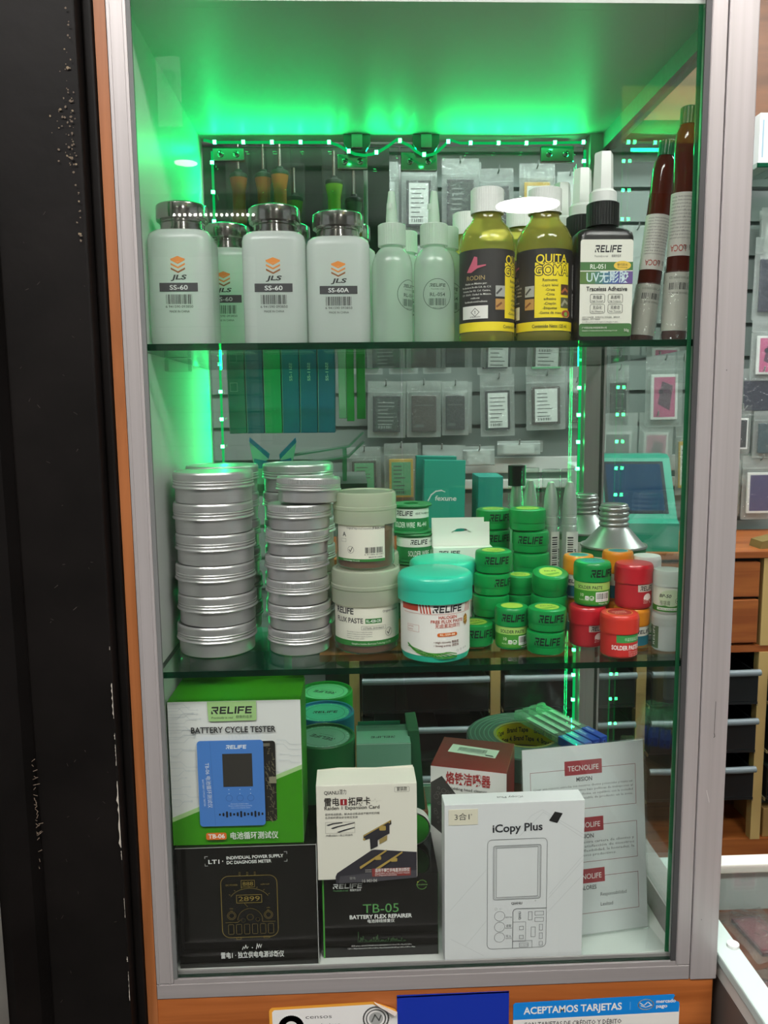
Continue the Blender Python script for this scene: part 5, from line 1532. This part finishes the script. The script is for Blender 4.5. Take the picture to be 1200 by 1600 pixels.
def canister(label, loc, rz, col, lidc):
    t = thing('canister', label, 'canister', loc, rz, 'round canisters standing in a line behind the tester box')
    m = C(col, .4)
    b = MB(); b.lathe([(0, .0003), (.0345, .0003), (.0350, .002), (.0350, .150)], m, 52); b.build('body', t)
    b = MB(); b.lathe([(.0352, .145), (.0362, .1455), (.0362, .1790), (.0350, .1805), (.0335, .1800), (.0328, .1780), (0, .1778)], m, 52)
    q = Pr(b, top(0, 0, .1779)); q.disc(0, 0, .0300, C(lidc, .4), 40); q.ring(0, 0, .0245, .0004, C('#2c4a3a'), 40)
    q.logo(-.0150, -.002, .030, .0075, C('#1c2a22')); q.text('Practically is real', 0, -.007, .0020, C('#1c2a22'), w=.018, al='c')
    for k in range(24):
        a = 2 * math.pi * k / 24
        q.text('RELIFE TOOLS FOR REPAIR '[k], .0272 * math.cos(a), .0272 * math.sin(a), .0020, C('#dfeadf'), al='c', rot=math.degrees(a) - 90)
    b.build('lid', t)
    t.scale = (1, 1, 1.078)
    return t
canister('dark green canister nearest the front in the line of three', (.1620, .1520, ZF), R(150), '#14602f', '#77a88f')
canister('blue canister in the middle of the line of three', (.1610, .2260, ZF), R(0), '#1f7fb0', '#4fc0a8')
canister('bright green canister rearmost in the line of three', (.1590, .3000, ZF), R(160), '#1f9c3c', '#8fe0b0')

tag(bx(.352, .498, .212, .318, ZF, 1.0480, C('#75604a', .7), .0006).build('cardboard_carton'), 'brown cardboard box carrying the big tape roll', 'box')
t = thing('tape_roll', 'big roll of grey green tape lying behind the maroon box', 'tape roll', (.4195, .2560, 1.0484))
TAPE = pbr('dark_green_tape', '#3f5a50', 0.35, noise=('#33493f', 60, .3))
b = MB(); b.lathe([(.0420, 0), (.0755, 0), (.0770, .0015), (.0770, .0300), (.0755, .0315), (.0420, .0315)], TAPE, 64)
for k in range(5):
    r = .048 + k * .0058
    b.lathe([(r, .0315), (r + .0008, .0318), (r + .0016, .0315)], pbr('tape_layer_edge', '#55756a', .4) if 'tape_layer_edge' not in MATS else MATS['tape_layer_edge'], 56)
b.build('tape', t)
b = MB(); b.lathe([(.0385, 0), (.0420, 0), (.0420, .0318), (.0385, .0318), (.0385, 0)], C('#8f7a3a', .6), 56)
def incyl(r):
    f = lambda u, v, w: ((r - w) * math.sin(u / r), (r - w) * math.cos(u / r), v)
    f.du = 0.002
    return f
p = Pr(b, incyl(.0385)); p.rect(-.058, .001, .058, .0310, C('#e0c81c'), 40)
for u in (-.040, -.004, .034):
    p.text('Brand Tape', u, .0190, .0066, C('#3a3510'), w=.030, al='c', bold=.03); p.text('4. Brand Tape', u + .006, .0070, .0066, C('#3a3510'), w=.034, al='c', bold=.03)
b.build('core', t)

CLB = clear('clear_tip_box', '#eafaf0', haze=.22, hazecol='#dff2e6', ior=1.4)
BLUE_PL = C('#1b4fc0', .3)
def tip_case(label, loc, rot):
    t = thing('tip_case', label, 'case', loc, group='blue ended clear tip cases on the tape roll', rot=rot)
    b = MB(); b.box(-.0056, .0056, 0, .094, 0, .0105, CLB, .0008); b.box(-.0050, .0050, .088, .0935, .0108, .0125, CLB); b.build('clear_cover', t)
    b = MB(); b.box(-.0058, .0058, -.036, .0, -.0002, .0110, BLUE_PL, .0008); b.box(-.0028, .0028, -.0368, -.036, .0030, .0080, C('#2d62d8', .3)); b.box(-.0012, .0012, -.0372, -.0368, .0045, .0065, C('#173a8c', .3))
    p = Pr(b, flat((.0040, 0, .0110), (0, -1, 0), (1, 0, 0)))
    p.text('RELIFE', .003, -.006, .0034, C('#bcd6f4'), w=.0150, bold=.02)
    b.build('blue_holder', t)
    b = MB(); b.tube([(0, .004, .0055), (0, .060, .0055), (0, .074, .0055), (0, .084, .0055)], [.0024, .0024, .0012, .0005], STEEL, 10)
    p = Pr(b, flat((.0042, .0, .0096), (0, 1, 0), (-1, 0, 0))); p.rect(.010, .001, .070, .0075, C('#cfe8d8'))
    for k in range(5): p.text('T12 soldering tip', .012 + k * .011, .003, .0020, INK, w=.009)
    b.build('soldering_tip', t)
    return t
dv = Vector((.0388, .026, 0)) / 3.2
for k, s in enumerate(('leftmost', 'second from left', 'third from left', 'rightmost')):
    q = Vector((.4755, .2355, 1.0806)) + dv * (k - 1.5)
    tip_case('blue ended clear tip case on the tape roll, ' + s + ' of four', tuple(q), (R(-.5), 0, R(24.0)))

# ================================================================== behind the cabinet
# tools and cartons hanging close behind the rear glass
RODM = C('#8d9390', .4)
def hook(label, loc, L=.09):
    b = MB(); b.tube([(0, 0, 0), (0, -L + .012, -.002), (0, -L + .003, .002), (0, -L, .012)], .0019, RODM, 8); b.box(-.008, .008, -.001, .002, -.010, .010, RODM)
    return tag(b.build('peg_hook', None, loc), label, 'hook', 'peg hooks on the slatted wall')
bar = MB(); bar.tube([(-.06, .475, 1.880), (.30, .475, 1.880)], .004, RODM, 10)
for x in (-.055, .295): bar.tube([(x, .475, 1.880), (x, .475, 2.75)], .004, RODM, 10)
tag(bar.build('display_rail'), 'grey rail hanging behind the cabinet that carries tools in clear tubes', 'rail')
def tool(label, x, y, ztop, hcol, dcol):
    t = thing('hand_tool', label, 'tool', (x, y, ztop), group='handled tools hanging in clear tubes behind the rear glass')
    b = MB(); b.lathe([(0, -.115), (.0095, -.115), (.0110, -.108), (.0092, -.095), (.0092, -.070), (.0115, -.058), (.0125, -.052)], C(hcol, .4), 24); b.build('handle', t)
    b = MB(); b.lathe([(.0125, -.052), (.0132, -.050), (.0120, -.046), (.0055, -.043), (.0048, -.040)], C(dcol, .4), 24); b.build('collar', t)
    b = MB(); b.lathe([(.0030, -.042), (.0024, -.005), (0, -.003)], STEEL, 12); b.build('shaft', t)
    b = MB(); b.box(-.0165, .0165, -.0155, .0155, -.125, -.002, TUBE_CLEAR, .002); b.box(-.010, .010, -.0005, .0005, -.002, .028, TUBE_CLEAR); b.build('clear_tube', t)
for x, y, zt, hc, dc, lb in ((.0445, .466, 1.880, '#b4662a', '#14502f', 'orange handled tool in a clear tube nearest the left wall'),
                             (.0790, .474, 1.882, '#b4662a', '#14502f', 'orange handled tool in a clear tube, second from the left wall'),
                             (.1030, .466, 1.884, '#c9752f', '#14502f', 'orange handled tool in a clear tube, third from the left wall'),
                             (.1220, .482, 1.852, '#7a9a2a', '#333a36', 'green handled tool in a clear tube right of the orange ones'),
                             (.1800, .470, 1.872, '#8fb52e', '#2a3a30', 'green handled tool in a clear tube left of the front catch'),
                             (.2080, .482, 1.850, '#4a5a4a', '#222222', 'dark handled tool in a clear tube below the front catch')):
    tool(lb, x, y, zt, hc, dc)
bar = MB(); bar.tube([(-.02, .455, 1.6560), (.23, .455, 1.6560)], .004, RODM, 10); bar.tube([(-.015, .455, 1.656), (-.015, .455, 1.88)], .003, RODM, 8); bar.tube([(.225, .455, 1.656), (.225, .455, 1.88)], .003, RODM, 8)
tag(bar.build('display_rail'), 'lower grey rail behind the rear glass carrying the row of slim teal cartons', 'rail')
for k in range(6):
    x = .0225 + k * .0263
    col = ('#12806f', '#0f6a86', '#1fae72', '#11789a', '#127298', '#147098')[k]  # third one's brighter green has the strip's light put into its colour
    b = MB(); b.box(0, .0245, 0, .040, -.182, 0, C(col, .35), .001); b.box(0, .0245, .019, .0196, 0, .030, C(col, .35))
    p = Pr(b, front(0, 0, -.182))
    p.rect(.0004, 0.001, .0010, .181, C('#9cc2b8'))
    if k > 2:
        p.text('SS-11', .0150, .074, .0040, C('#bfe0dc'), w=.0170, rot=90, bold=.02)
    if k == 0: p.frame(.004, .06, .014, .072, .0003, C('#bfe0dc'))
    tag(b.build('hanging_carton', None, (x, .4300, 1.6500), (0, R(.3 * (k - 2)), 0)), 'slim teal carton hanging behind the rear glass, ' + ('nearest the left wall', 'second from left', 'third from left and brightest', 'fourth from left', 'fifth from left', 'rightmost of the six')[k], 'carton', 'slim teal cartons behind the rear glass')
for k, (x, zb, col) in enumerate(((.1815, 1.488, '#9fb8a6'), (.1930, 1.484, '#1f8a3c'), (.2075, 1.487, '#0d7a2e'))):
    b = MB(); b.box(0, .0110 if k < 2 else .0125, 0, .035, 0, 1.650 - zb, C(col, .4), .0008); b.box(.002, .009, .017, .0176, 1.650 - zb, 1.674 - zb, C(col, .4))
    tag(b.build('hanging_carton', None, (x, .4300, zb)), ('pale slim carton hanging right of the teal row', 'mid green slim carton hanging right of the teal row', 'deep green slim carton at the right end of the hanging row')[k], 'carton')
# clear trays and a blue carton on a small ledge behind the rear glass
LEDGE = 1.398
struct('trim_4', bx(-.06, .22, .385, .60, LEDGE - .012, LEDGE, C('#4a544e', .5)))
t = thing('blue_carton', 'open blue and white carton with pointed flaps behind the tins', 'carton', (.062, .400, LEDGE))
b = MB(); b.box(0, .052, 0, .040, 0, .0219, C('#d9e4ea', .5)); b.prism([(0, .022), (.052, .022), (.052, .036), (.026, .030), (0, .036)], 1, -.0004, .0004, C('#2c7fd0', .4)); b.build('body', t)
b = MB(); b.add([(0, 0, .022), (-.006, -.002, .060), (.020, .002, .035)], [(0, 1, 2)], C('#cfe2ee', .5)); b.add([(-.006, -.0024, .060), (.020, .0016, .035), (.022, .0016, .042), (-.005, -.0024, .066)], [(0, 1, 2, 3)], C('#2c7fd0', .4)); b.build('flap', t)
b = MB(); b.add([(.052, 0, .022), (.060, -.002, .058), (.036, .002, .034)], [(0, 1, 2)], C('#cfe2ee', .5)); b.add([(.060, -.0024, .058), (.036, .0016, .034), (.035, .0016, .041), (.059, -.0024, .065)], [(0, 1, 2, 3)], C('#2c7fd0', .4)); b.build('flap', t)
GACR = clear('green_acrylic', '#bfe6d2', haze=.35, hazecol='#9fd8bc', ior=1.5)
for k in range(2):
    b = MB()
    z0 = .020 + .012 * k
    pr = [(0, z0), (.095, z0 + .014), (.118, z0 + .036), (.116, z0 + .037), (.094, z0 + .0165), (0, z0 + .0025)]
    b.prism(pr, 1, 0, .05, GACR)
    b.box(.004, .010, .010, .016, 0, z0, GACR); b.box(.085, .091, .010, .016, 0, z0 + .0125, GACR)
    tag(b.build('acrylic_tray', None, (.100, .42 + .055 * k, LEDGE)), ('green tinted clear tray with bent end behind the rear glass, nearer one', 'green tinted clear tray with bent end behind the rear glass, farther one')[k], 'tray')

struct('trim_7', bx(-.10, .262, .520, .530, 1.66, 1.96, C('#28322e', .6)))
# bags of spare parts on the slatted wall
DARKS = {'b': '#20262a', 'g': '#2d3b36', 'n': '#3a332f', 's': '#b9bfbd', 'w': '#dfe2de', 'y': '#c9a53a', 'p': '#c45a86', 'd': '#1c2438', 't': '#5fae7a', 'v': '#3d3a6a', 'o': '#2f4a50'}
def bag(label, x0, x1, z0, z1, y, kind, cloudy=False, ins=None, rot=0.0, group='bagged spare parts hanging on the slatted wall'):
    W, H = x1 - x0, z1 - z0
    t = thing('spare_part_bag', label, 'bag', ((x0 + x1) / 2, y, z0), 0, group, (0, R(rot), 0))
    b = MB(); rnd = random.Random(label)
    nx, nz = 10, 13
    for sgn in (-1, 1):
        vs, fs = [], []
        for j in range(nz + 1):
            for i in range(nx + 1):
                u, v = i / nx, j / nz
                puff = .0052 * min(1, 4.5 * math.sin(math.pi * u)) * (min(1, 6 * math.sin(math.pi * min(1, v * 1.22))) if v < .82 else 0.0) + rnd.uniform(0, .0014)
                vs.append(((u - .5) * W, sgn * (puff + .0005), v * H))
        for j in range(nz):
            for i in range(nx):
                q = j * (nx + 1) + i
                fs.append((q, q + 1, q + nx + 2, q + nx + 1))
        b.add(vs, fs, FILM_CLOUDY if cloudy or sgn > 0 else FILM, True)
    b.box(-W / 2, W / 2, -.0012, .0012, H * .80, H * .815, FILM_CLOUDY)
    b.build('film', t)
    a = ins or (.14, .10, .86, .74)
    b = MB()
    u0, v0, u1, v1 = (a[0] - .5) * W, a[1] * H, (a[2] - .5) * W, a[3] * H
    k0 = kind[0]
    b.box(u0, u1, -.003, .003, v0, v1, C(DARKS[k0], .3 if k0 in 'bdv' else .5), .0012)
    p = Pr(b, front(u0, -.003, v0)); w, h = u1 - u0, v1 - v0
    if len(kind) > 1:
        m = .10 * w
        p.rect(m, .06 * h, w - m, h * (.94 if k0 != 'y' else .92), C(DARKS[kind[1]]))
        ink = C('#4a4f4c') if kind[1] in 'wst' else C('#8d9490')
        if kind[1] in 'wstgn':
            for j in range(7):
                p.rect(m + .08 * w, h * (.80 - .1 * j), m + w * rnd.uniform(.4, .72), h * (.80 - .1 * j) + h * .025, ink)
            p.bars(m + .1 * w, h * .10, w * .5, h * .07, ink, 12, 3)
        if kind[1] == 'p':
            p.poly([(w * .25, h * .35), (w * .7, h * .2), (w * .8, h * .75), (w * .4, h * .85)], C('#5b3550')); p.disc(w * .35, h * .62, w * .09, C('#2c2238'), 14)
    elif k0 in 'bgn':
        p.rect(.12 * w, .72 * h, .88 * w, .74 * h, C('#5d6662')); p.text('+  -', w * .2, h * .82, h * .06, C('#7d8682')); p.rect(.15 * w, .12 * h, .5 * w, .2 * h, C('#4d5652'))
    b.build('spare_part', t)
YW = 1.225
rows = [
    # x0, x1, z0, z1, kind, cloudy, label place
    ('top row', [(.245, .318, 1.90, 2.075, 's', 0), (.323, .403, 1.91, 2.075, 'bw', 0), (.418, .505, 1.90, 2.08, 'bg', 0), (.512, .592, 1.905, 2.06, 'b', 0), (.602, .686, 1.905, 2.07, 'yw', 0), (.692, .750, 1.90, 2.05, 'w', 1)]),
    ('second row', [(.250, .330, 1.735, 1.885, 'g', 0), (.340, .415, 1.74, 1.885, 'b', 0), (.425, .505, 1.735, 1.885, 'o', 0), (.515, .600, 1.74, 1.885, 'n', 0), (.610, .690, 1.735, 1.885, 'b', 0), (.70, .76, 1.74, 1.88, 'g', 0)]),
    ('row under upper shelf', [(.205, .275, 1.585, 1.715, 'tw', 0), (.290, .360, 1.585, 1.715, 't', 0), (.372, .440, 1.585, 1.715, 'g', 0), (.505, .590, 1.582, 1.715, 'bw', 0), (.622, .720, 1.58, 1.715, 'tw', 0)]),
    ('middle row', [(.236, .328, 1.432, 1.568, 'bg', 0), (.332, .415, 1.432, 1.568, 'n', 0), (.418, .482, 1.436, 1.566, 'b', 0), (.514, .598, 1.432, 1.582, 'bw', 0), (.626, .722, 1.446, 1.588, 'nw', 0), (.728, .765, 1.45, 1.57, 'n', 0)]),
    ('lower row', [(.186, .268, 1.278, 1.410, 'nt', 0), (.276, .358, 1.270, 1.418, 'yt', 0), (.368, .465, 1.30, 1.412, 'w', 1), (.470, .548, 1.36, 1.408, 'w', 1), (.554, .660, 1.385, 1.42, 'w', 1)]),
    ('side glass rows', [(.850, .925, 1.73, 1.93, 's', 1), (.945, 1.01, 1.70, 1.88, 'g', 0), (.918, 1.010, 1.450, 1.622, 'wp', 0), (1.018, 1.075, 1.48, 1.63, 'w', 0), (.825, .880, 1.440, 1.600, 'g', 0), (.800, .900, 1.31, 1.485, 'wg', 1), (.905, .990, 1.30, 1.485, 'wp', 1), (1.00, 1.055, 1.28, 1.46, 'yw', 0)]),
    ('rows right of the post', [(1.19, 1.27, 1.83, 1.97, 'w', 1), (1.175, 1.275, 1.705, 1.90, 'd', 0), (1.175, 1.27, 1.56, 1.705, 'wp', 0), (1.150, 1.265, 1.475, 1.590, 'd', 0), (1.130, 1.185, 1.38, 1.50, 'wb', 0), (1.190, 1.28, 1.37, 1.485, 'o', 0), (1.115, 1.165, 1.225, 1.365, 'yw', 0), (1.170, 1.260, 1.215, 1.375, 'wv', 0)]),
]
names = {'s': 'silver part', 'w': 'white part', 'b': 'black battery', 'g': 'dark green battery', 'y': 'gold framed battery', 'n': 'dark brown battery', 't': 'green part', 'o': 'blue green part', 'p': 'pink part', 'd': 'dark blue part', 'v': 'violet part'}
NTH = ('first', 'second', 'third', 'fourth', 'fifth', 'sixth', 'seventh', 'eighth')
for rn, L in rows:
    for k, (x0, x1, z0, z1, kd, cl) in enumerate(L):
        ex = {'w': ' with white label', 'g': ' with dark label', 't': ' with green label', 'p': ' with pink part', 'b': ' with black phone', 'v': ' with violet phone'}.get(kd[1:], '')
        bag(f'bag of {names[kd[0]]}{ex}, {NTH[k]} in the {rn}', x0, x1, z0, z1, YW - .004 * (k % 3), kd, bool(cl), rot=random.uniform(-1.5, 1.5))
        if rn in ('top row', 'second row', 'middle row', 'lower row', 'rows right of the post') and k % 4 != 3:
            bag(f'bag just behind the {NTH[k]} one in the {rn}', x0 + .010, x1 + .012, z0 + .004, z1 - .001, YW + .020, kd[0] if kd[0] != 'w' else 'g', True, rot=random.uniform(-2.5, 2.5))
        hook(f'peg hook carrying bag {NTH[k]} in the {rn}', ((x0 + x1) / 2, 1.283, z1 - .016 + .008), .075)
struct('trim_5', bx(.27, 1.30, 1.262, 1.2845, 1.338, 1.378, C('#eef2f0', .3), .003))
struct('trim_6', bx(.27, 1.30, 1.262, 1.2845, 1.298, 1.322, C('#eef2f0', .3), .003))
# white cartons on a glass shelf at the far right
tag(bx(1.10, 1.40, 1.08, 1.26, 2.020, 2.030, SHELF_GLASS, 0, {'-y': GLASS_EDGE}).build('glass_shelf'), 'short glass shelf on the slatted wall at the far right edge', 'shelf')
for k in range(4):
    b = MB(); b.box(0, .030, 0, .10, 0, .115, C(('#e4e6e4', '#c9d2d4', '#eceae4', '#d6dad8')[k]), .001)
    p = Pr(b, front(0, 0, 0)); p.rect(.006, .02, .010, .10, C(('#8fa6b4', '#6a7f8a', '#a0a8aa', '#7f8c90')[k])); 
    tag(b.build('slim_carton', None, (1.118 + k * .0335, 1.11, 2.0302)), 'slim pale carton on the far right glass shelf, ' + ('leftmost', 'second from left', 'third from left', 'rightmost')[k], 'carton', 'slim cartons on the far right glass shelf')

# the workbench behind with its drawers, trays and machine
WOOD_D = wood('bench_wood', '#8c4a22', '#a9622f', 0, 7, .4)
PALEW = C('#c2a468', .6)
t = thing('workbench', 'long brown wooden workbench against the slatted wall behind the cabinet', 'workbench', (0, 0, 0))
DTOP = 1.185
b = MB(); b.box(.12, 1.45, .95, 1.255, DTOP - .016, DTOP, WOOD_D, .002); b.build('worktop', t)
b = MB(); b.box(.12, 1.45, .955, 1.255, .957, .972, WOOD_D); b.build('shelf_board', t)
b = MB(); b.box(.12, 1.45, .955, 1.255, .40, .515, WOOD_D); b.build('plinth', t)
for x in (.195, .505, .830, 1.104):
    b = MB(); b.box(x - .011, x + .011, .953, .975, .515, .957, PALEW); b.build('upright', t)
b = MB(); b.box(.12, 1.45, 1.235, 1.25, .515, DTOP - .016, C('#2c302e', .7)); b.build('back_board', t)
for i, x0 in enumerate((.20, .36, .53, .69, .85)):
    pass
for (x0, x1, z0, z1) in ((.53, .805, 1.082, 1.160), (.53, .805, .978, 1.076), (.855, 1.087, 1.082, 1.160), (.855, 1.087, .978, 1.076), (1.12, 1.34, 1.082, 1.160), (1.12, 1.34, .978, 1.076), (.22, .48, 1.082, 1.160), (.22, .48, .978, 1.076)):
    bx(x0, x1, .9545, .972, z0, z1, WOOD_D, .002).build('drawer', t)
for x in (.505, .830, 1.104):
    bx(x - .010, x + .010, .953, .972, .972, DTOP - .016, PALEW).build('divider', t)
TRAY = pbr('smoked_tray_plastic', '#1a1e20', 0.3)
TRAY_LIP = pbr('grey_tray_lip', '#7d878c', 0.22)
def tray(label, x0, x1, z):
    t = thing('parts_tray', label, 'tray', (x0, .94, z), group='dark parts trays under the workbench')
    W = x1 - x0
    b = MB(); b.box(0, W, 0, .26, 0, .006, TRAY); b.box(0, W, 0, .006, .006, .072, TRAY, .002); b.box(0, .005, .006, .26, .006, .072, TRAY); b.box(W - .005, W, .006, .26, .006, .072, TRAY); b.box(0, W, .254, .26, .006, .072, TRAY)
    b.build('bin', t)
    b = MB(); b.tube([(0, -.004, .074), (W * .2, -.009, .075), (W * .8, -.009, .075), (W, -.004, .074)], .0075, TRAY_LIP, 10); b.build('front_lip', t)
    b = MB(); b.box(W * .1, W * .62, .05, .18, .0065, .055, C('#3a4a44', .3), .003); b.build('compartment', t)
rn = ('topmost', 'second from top', 'third from top', 'lowest')
for (x0, x1, col) in ((.212, .488, 'left'), (.522, .812, 'middle'), (.848, 1.088, 'right of middle'), (1.120, 1.340, 'far right')):
    for k in range(3):
        z = .842 - k * .112
        tray(f'dark parts tray in the {col} column under the workbench, {rn[k]}', x0, x1, z)
        for xx in (x0 - .003, x1 + .0005):
            bx(xx, xx + .0025, .945, 1.23, z - .006, z - .0002, C('#8a7a56', .6)).build('runner', bpy.data.objects['workbench'])
tag(bx(1.125, 1.30, .96, 1.10, .5152, .585, C('#a07f4a', .6), .002).build('cardboard_carton'), 'flat brown cardboard box in the lowest bay at the far right', 'box')
b = MB()
rnd = random.Random(21)
vs, fs = [], []
for j in range(9):
    for i in range(15):
        vs.append((i * .0125, j * .010, .006 + rnd.uniform(0, .020) * (1 if 0 < i < 14 and 0 < j < 8 else 0)))
for j in range(8):
    for i in range(14):
        q = j * 15 + i; fs.append((q, q + 1, q + 16, q + 15))
b.add(vs, fs, FILM_CLOUDY, False)
tag(b.build('crumpled_film', None, (1.127, .985, .5795)), 'crumpled clear film lying on the flat brown cardboard box', 'film')
t = thing('pouch', 'folded brown pouch with yellow end on the workbench at the right edge', 'pouch', (1.095, .975, DTOP))
b = MB(); b.prism([(0, 0), (.060, 0), (.072, .010), (.060, .030), (.030, .022), (.004, .016)], 1, 0, .05, C('#7d6a3a', .6)); b.build('body', t)
b = MB(); b.lathe([(0, -.014), (.009, -.012), (.012, 0), (.009, .012), (0, .014)], C('#d8bb2c', .5), 16); b.build('end', t, (.079, .02, .0125))

# machine with a slanted screen
TEALM = pbr('teal_machine_paint', '#2f9c82', 0.35)
t = thing('repair_machine', 'teal bench machine with a slanted dark screen on the workbench', 'machine', (.742, .985, DTOP), R(-9))
b = MB()
b.prism([(0, 0), (.19, 0), (.19, .205), (.135, .205), (.112, .198), (.020, .070), (0, .062)], 0, 0, .165, TEALM)
b.build('housing', t)
b = MB(); b.box(-.055, 0, .02, .19, 0, .185, C('#d6e2dc', .4), .004); b.build('side_case', t)
b = MB()
e = Vector((0, .092, .128)).normalized()
f = flat((.014, .020, .070), (1, 0, 0), e)
p = Pr(b, f, w0=.0004); p.rect(.0, .012, .135, .148, C('#1a2630', .2)); p.rect(.007, .020, .128, .141, pbr('dark_screen', '#24405f', 0.06, 0, .5))
b.build('screen', t)
# upright teal cartons
GT_ = C('#1fa08a', .45)
b = MB(); b.box(0, .090, 0, .035, 0, .206, GT_, .001, Matrix.Rotation(R(-3), 4, 'X'))
p = Pr(b, lambda u, v, w: tuple(Matrix.Rotation(R(-3), 4, 'X') @ Vector((u, -w, v))))
p.text('fexune', .0240, .118, .0105, WT, w=.0470, bold=.02, shear=.1)
p.line([(.0100, .1180), (.0160, .1300), (.0260, .1380), (.0380, .1400)], .0028, WT); p.line([(.0380, .1400), (.0460, .1370)], .0018, WT)
tag(b.build('teal_carton', None, (.349, .985, DTOP + .0004), (0, R(1.5), 0)), 'tall teal carton with white shop lettering standing on the workbench', 'carton')
tag(bx(0, .090, 0, .030, 0, .212, C('#178a78', .45), .001).build('teal_carton', None, (.335, 1.040, DTOP), (0, R(1.5), 0)), 'tall teal carton directly behind the lettered one', 'carton')
for k in range(5):
    tag(bx(0, .056, 0, .008, 0, .168 + .001 * k, C('#198f80', .4), .002).build('teal_booklet', None, (.470 - .0015 * k, 1.000 + k * .0095, DTOP), (0, R(.6), 0)), 'thin teal booklet standing right of the lettered carton, ' + ('frontmost', 'second from front', 'third from front', 'fourth from front', 'rearmost')[k], 'booklet', 'thin teal booklets on the workbench')
tag(bx(.59, .66, 1.00, 1.15, DTOP, 1.262, C('#3f4a48', .4), .004).build('dark_carton'), 'dark low box on the workbench between booklets and machine', 'box')

# the counter showcase beside the cabinet
t = thing('counter_showcase', 'low glass topped counter showcase with pale frame right of the cabinet', 'showcase', (.5625, -.62, 0))
MINT = pbr('pale_mint_frame', '#cfe0da', 0.35)
SX, SY, SZ = 1.05, .80, .950
b = MB(); b.box(0, .026, 0, SY, SZ - .012, SZ, MINT, .002); b.box(.004, .026, 0, SY, SZ - .032, SZ - .0125, C('#e6e4dc', .4), .001); b.build('edge_rail', t)
b = MB(); b.box(.0265, SX, SY - .022, SY, SZ - .012, SZ, C('#eeece2', .4), .002); b.build('edge_rail', t)
b = MB(); b.box(.0265, SX, .0, SY - .0225, SZ - .010, SZ - .004, GLASS); b.build('glass_top', t)
b = MB(); b.box(.0265, SX, SY - .012, SY - .004, .60, SZ - .0125, C('#aeb8b5', .4)); b.build('rear_panel', t)
b = MB(); b.box(.004, .012, 0, SY, .30, SZ - .0325, C('#6a5f58', .5)); b.build('end_panel', t)
b = MB(); b.box(.0125, SX, 0, SY - .0125, .873, .885, wood('showcase_board', '#5c3322', '#74452f', 0, 6)); b.build('display_board', t)
b = MB(); b.box(.0125, SX, 0.02, SY, .0, .30, WOOD_H); b.build('plinth', t)
b = MB(); b.lathe([(0, 0), (.006, 0), (.006, .003), (0, .004)], C('#f2f4f2', .3), 16); b.build('stud', t, (.020, .635, SZ))
def flat_bag(label, x, y, rz, kind, W=.062, H=.092):
    t = thing('flat_part_bag', label, 'bag', (x, y, .8852), rz, 'bagged phone parts lying in the counter showcase')
    b = MB(); rnd = random.Random(label); vs, fs = [], []
    for j in range(11):
        for i in range(9):
            u, v = i / 8, j / 10
            vs.append(((u - .5) * W, (v - .5) * H, .0005 + (.010 * math.sin(math.pi * u) * math.sin(math.pi * v)) + rnd.uniform(0, .003)))
    for j in range(10):
        for i in range(8):
            q = j * 9 + i; fs.append((q, q + 1, q + 10, q + 9))
    b.add(vs, fs, FILM, True); b.build('film', t)
    b = MB(); b.box(-W * .30, W * .30, -H * .38, H * .30, .0004, .0055, C(kind, .35), .001); b.box(-W * .26, W * .26, -H * .34, H * .26, .0055, .0058, C('#6d2f35' if kind != '#e4e4e0' else '#b9b9b4', .3)); b.build('spare_part', t)
for k, (x, y, rz, c, lb) in enumerate(((.666, .118, .1, '#5a3438', 'bagged phone part with maroon screen, nearest the post in the far row of the showcase'), (.742, .115, -.1, '#6a3c44', 'bagged phone part with maroon screen at the right in the far row of the showcase'), (.634, .012, .3, '#4a3634', 'bagged phone part lying behind the left rail in the second row of the showcase'), (.706, .005, -.2, '#e4e4e0', 'bagged pale phone part in the second row of the showcase'), (.650, -.100, .2, '#5a4038', 'bagged phone part in the near row of the showcase'))):
    flat_bag(lb, x, y, rz, c)
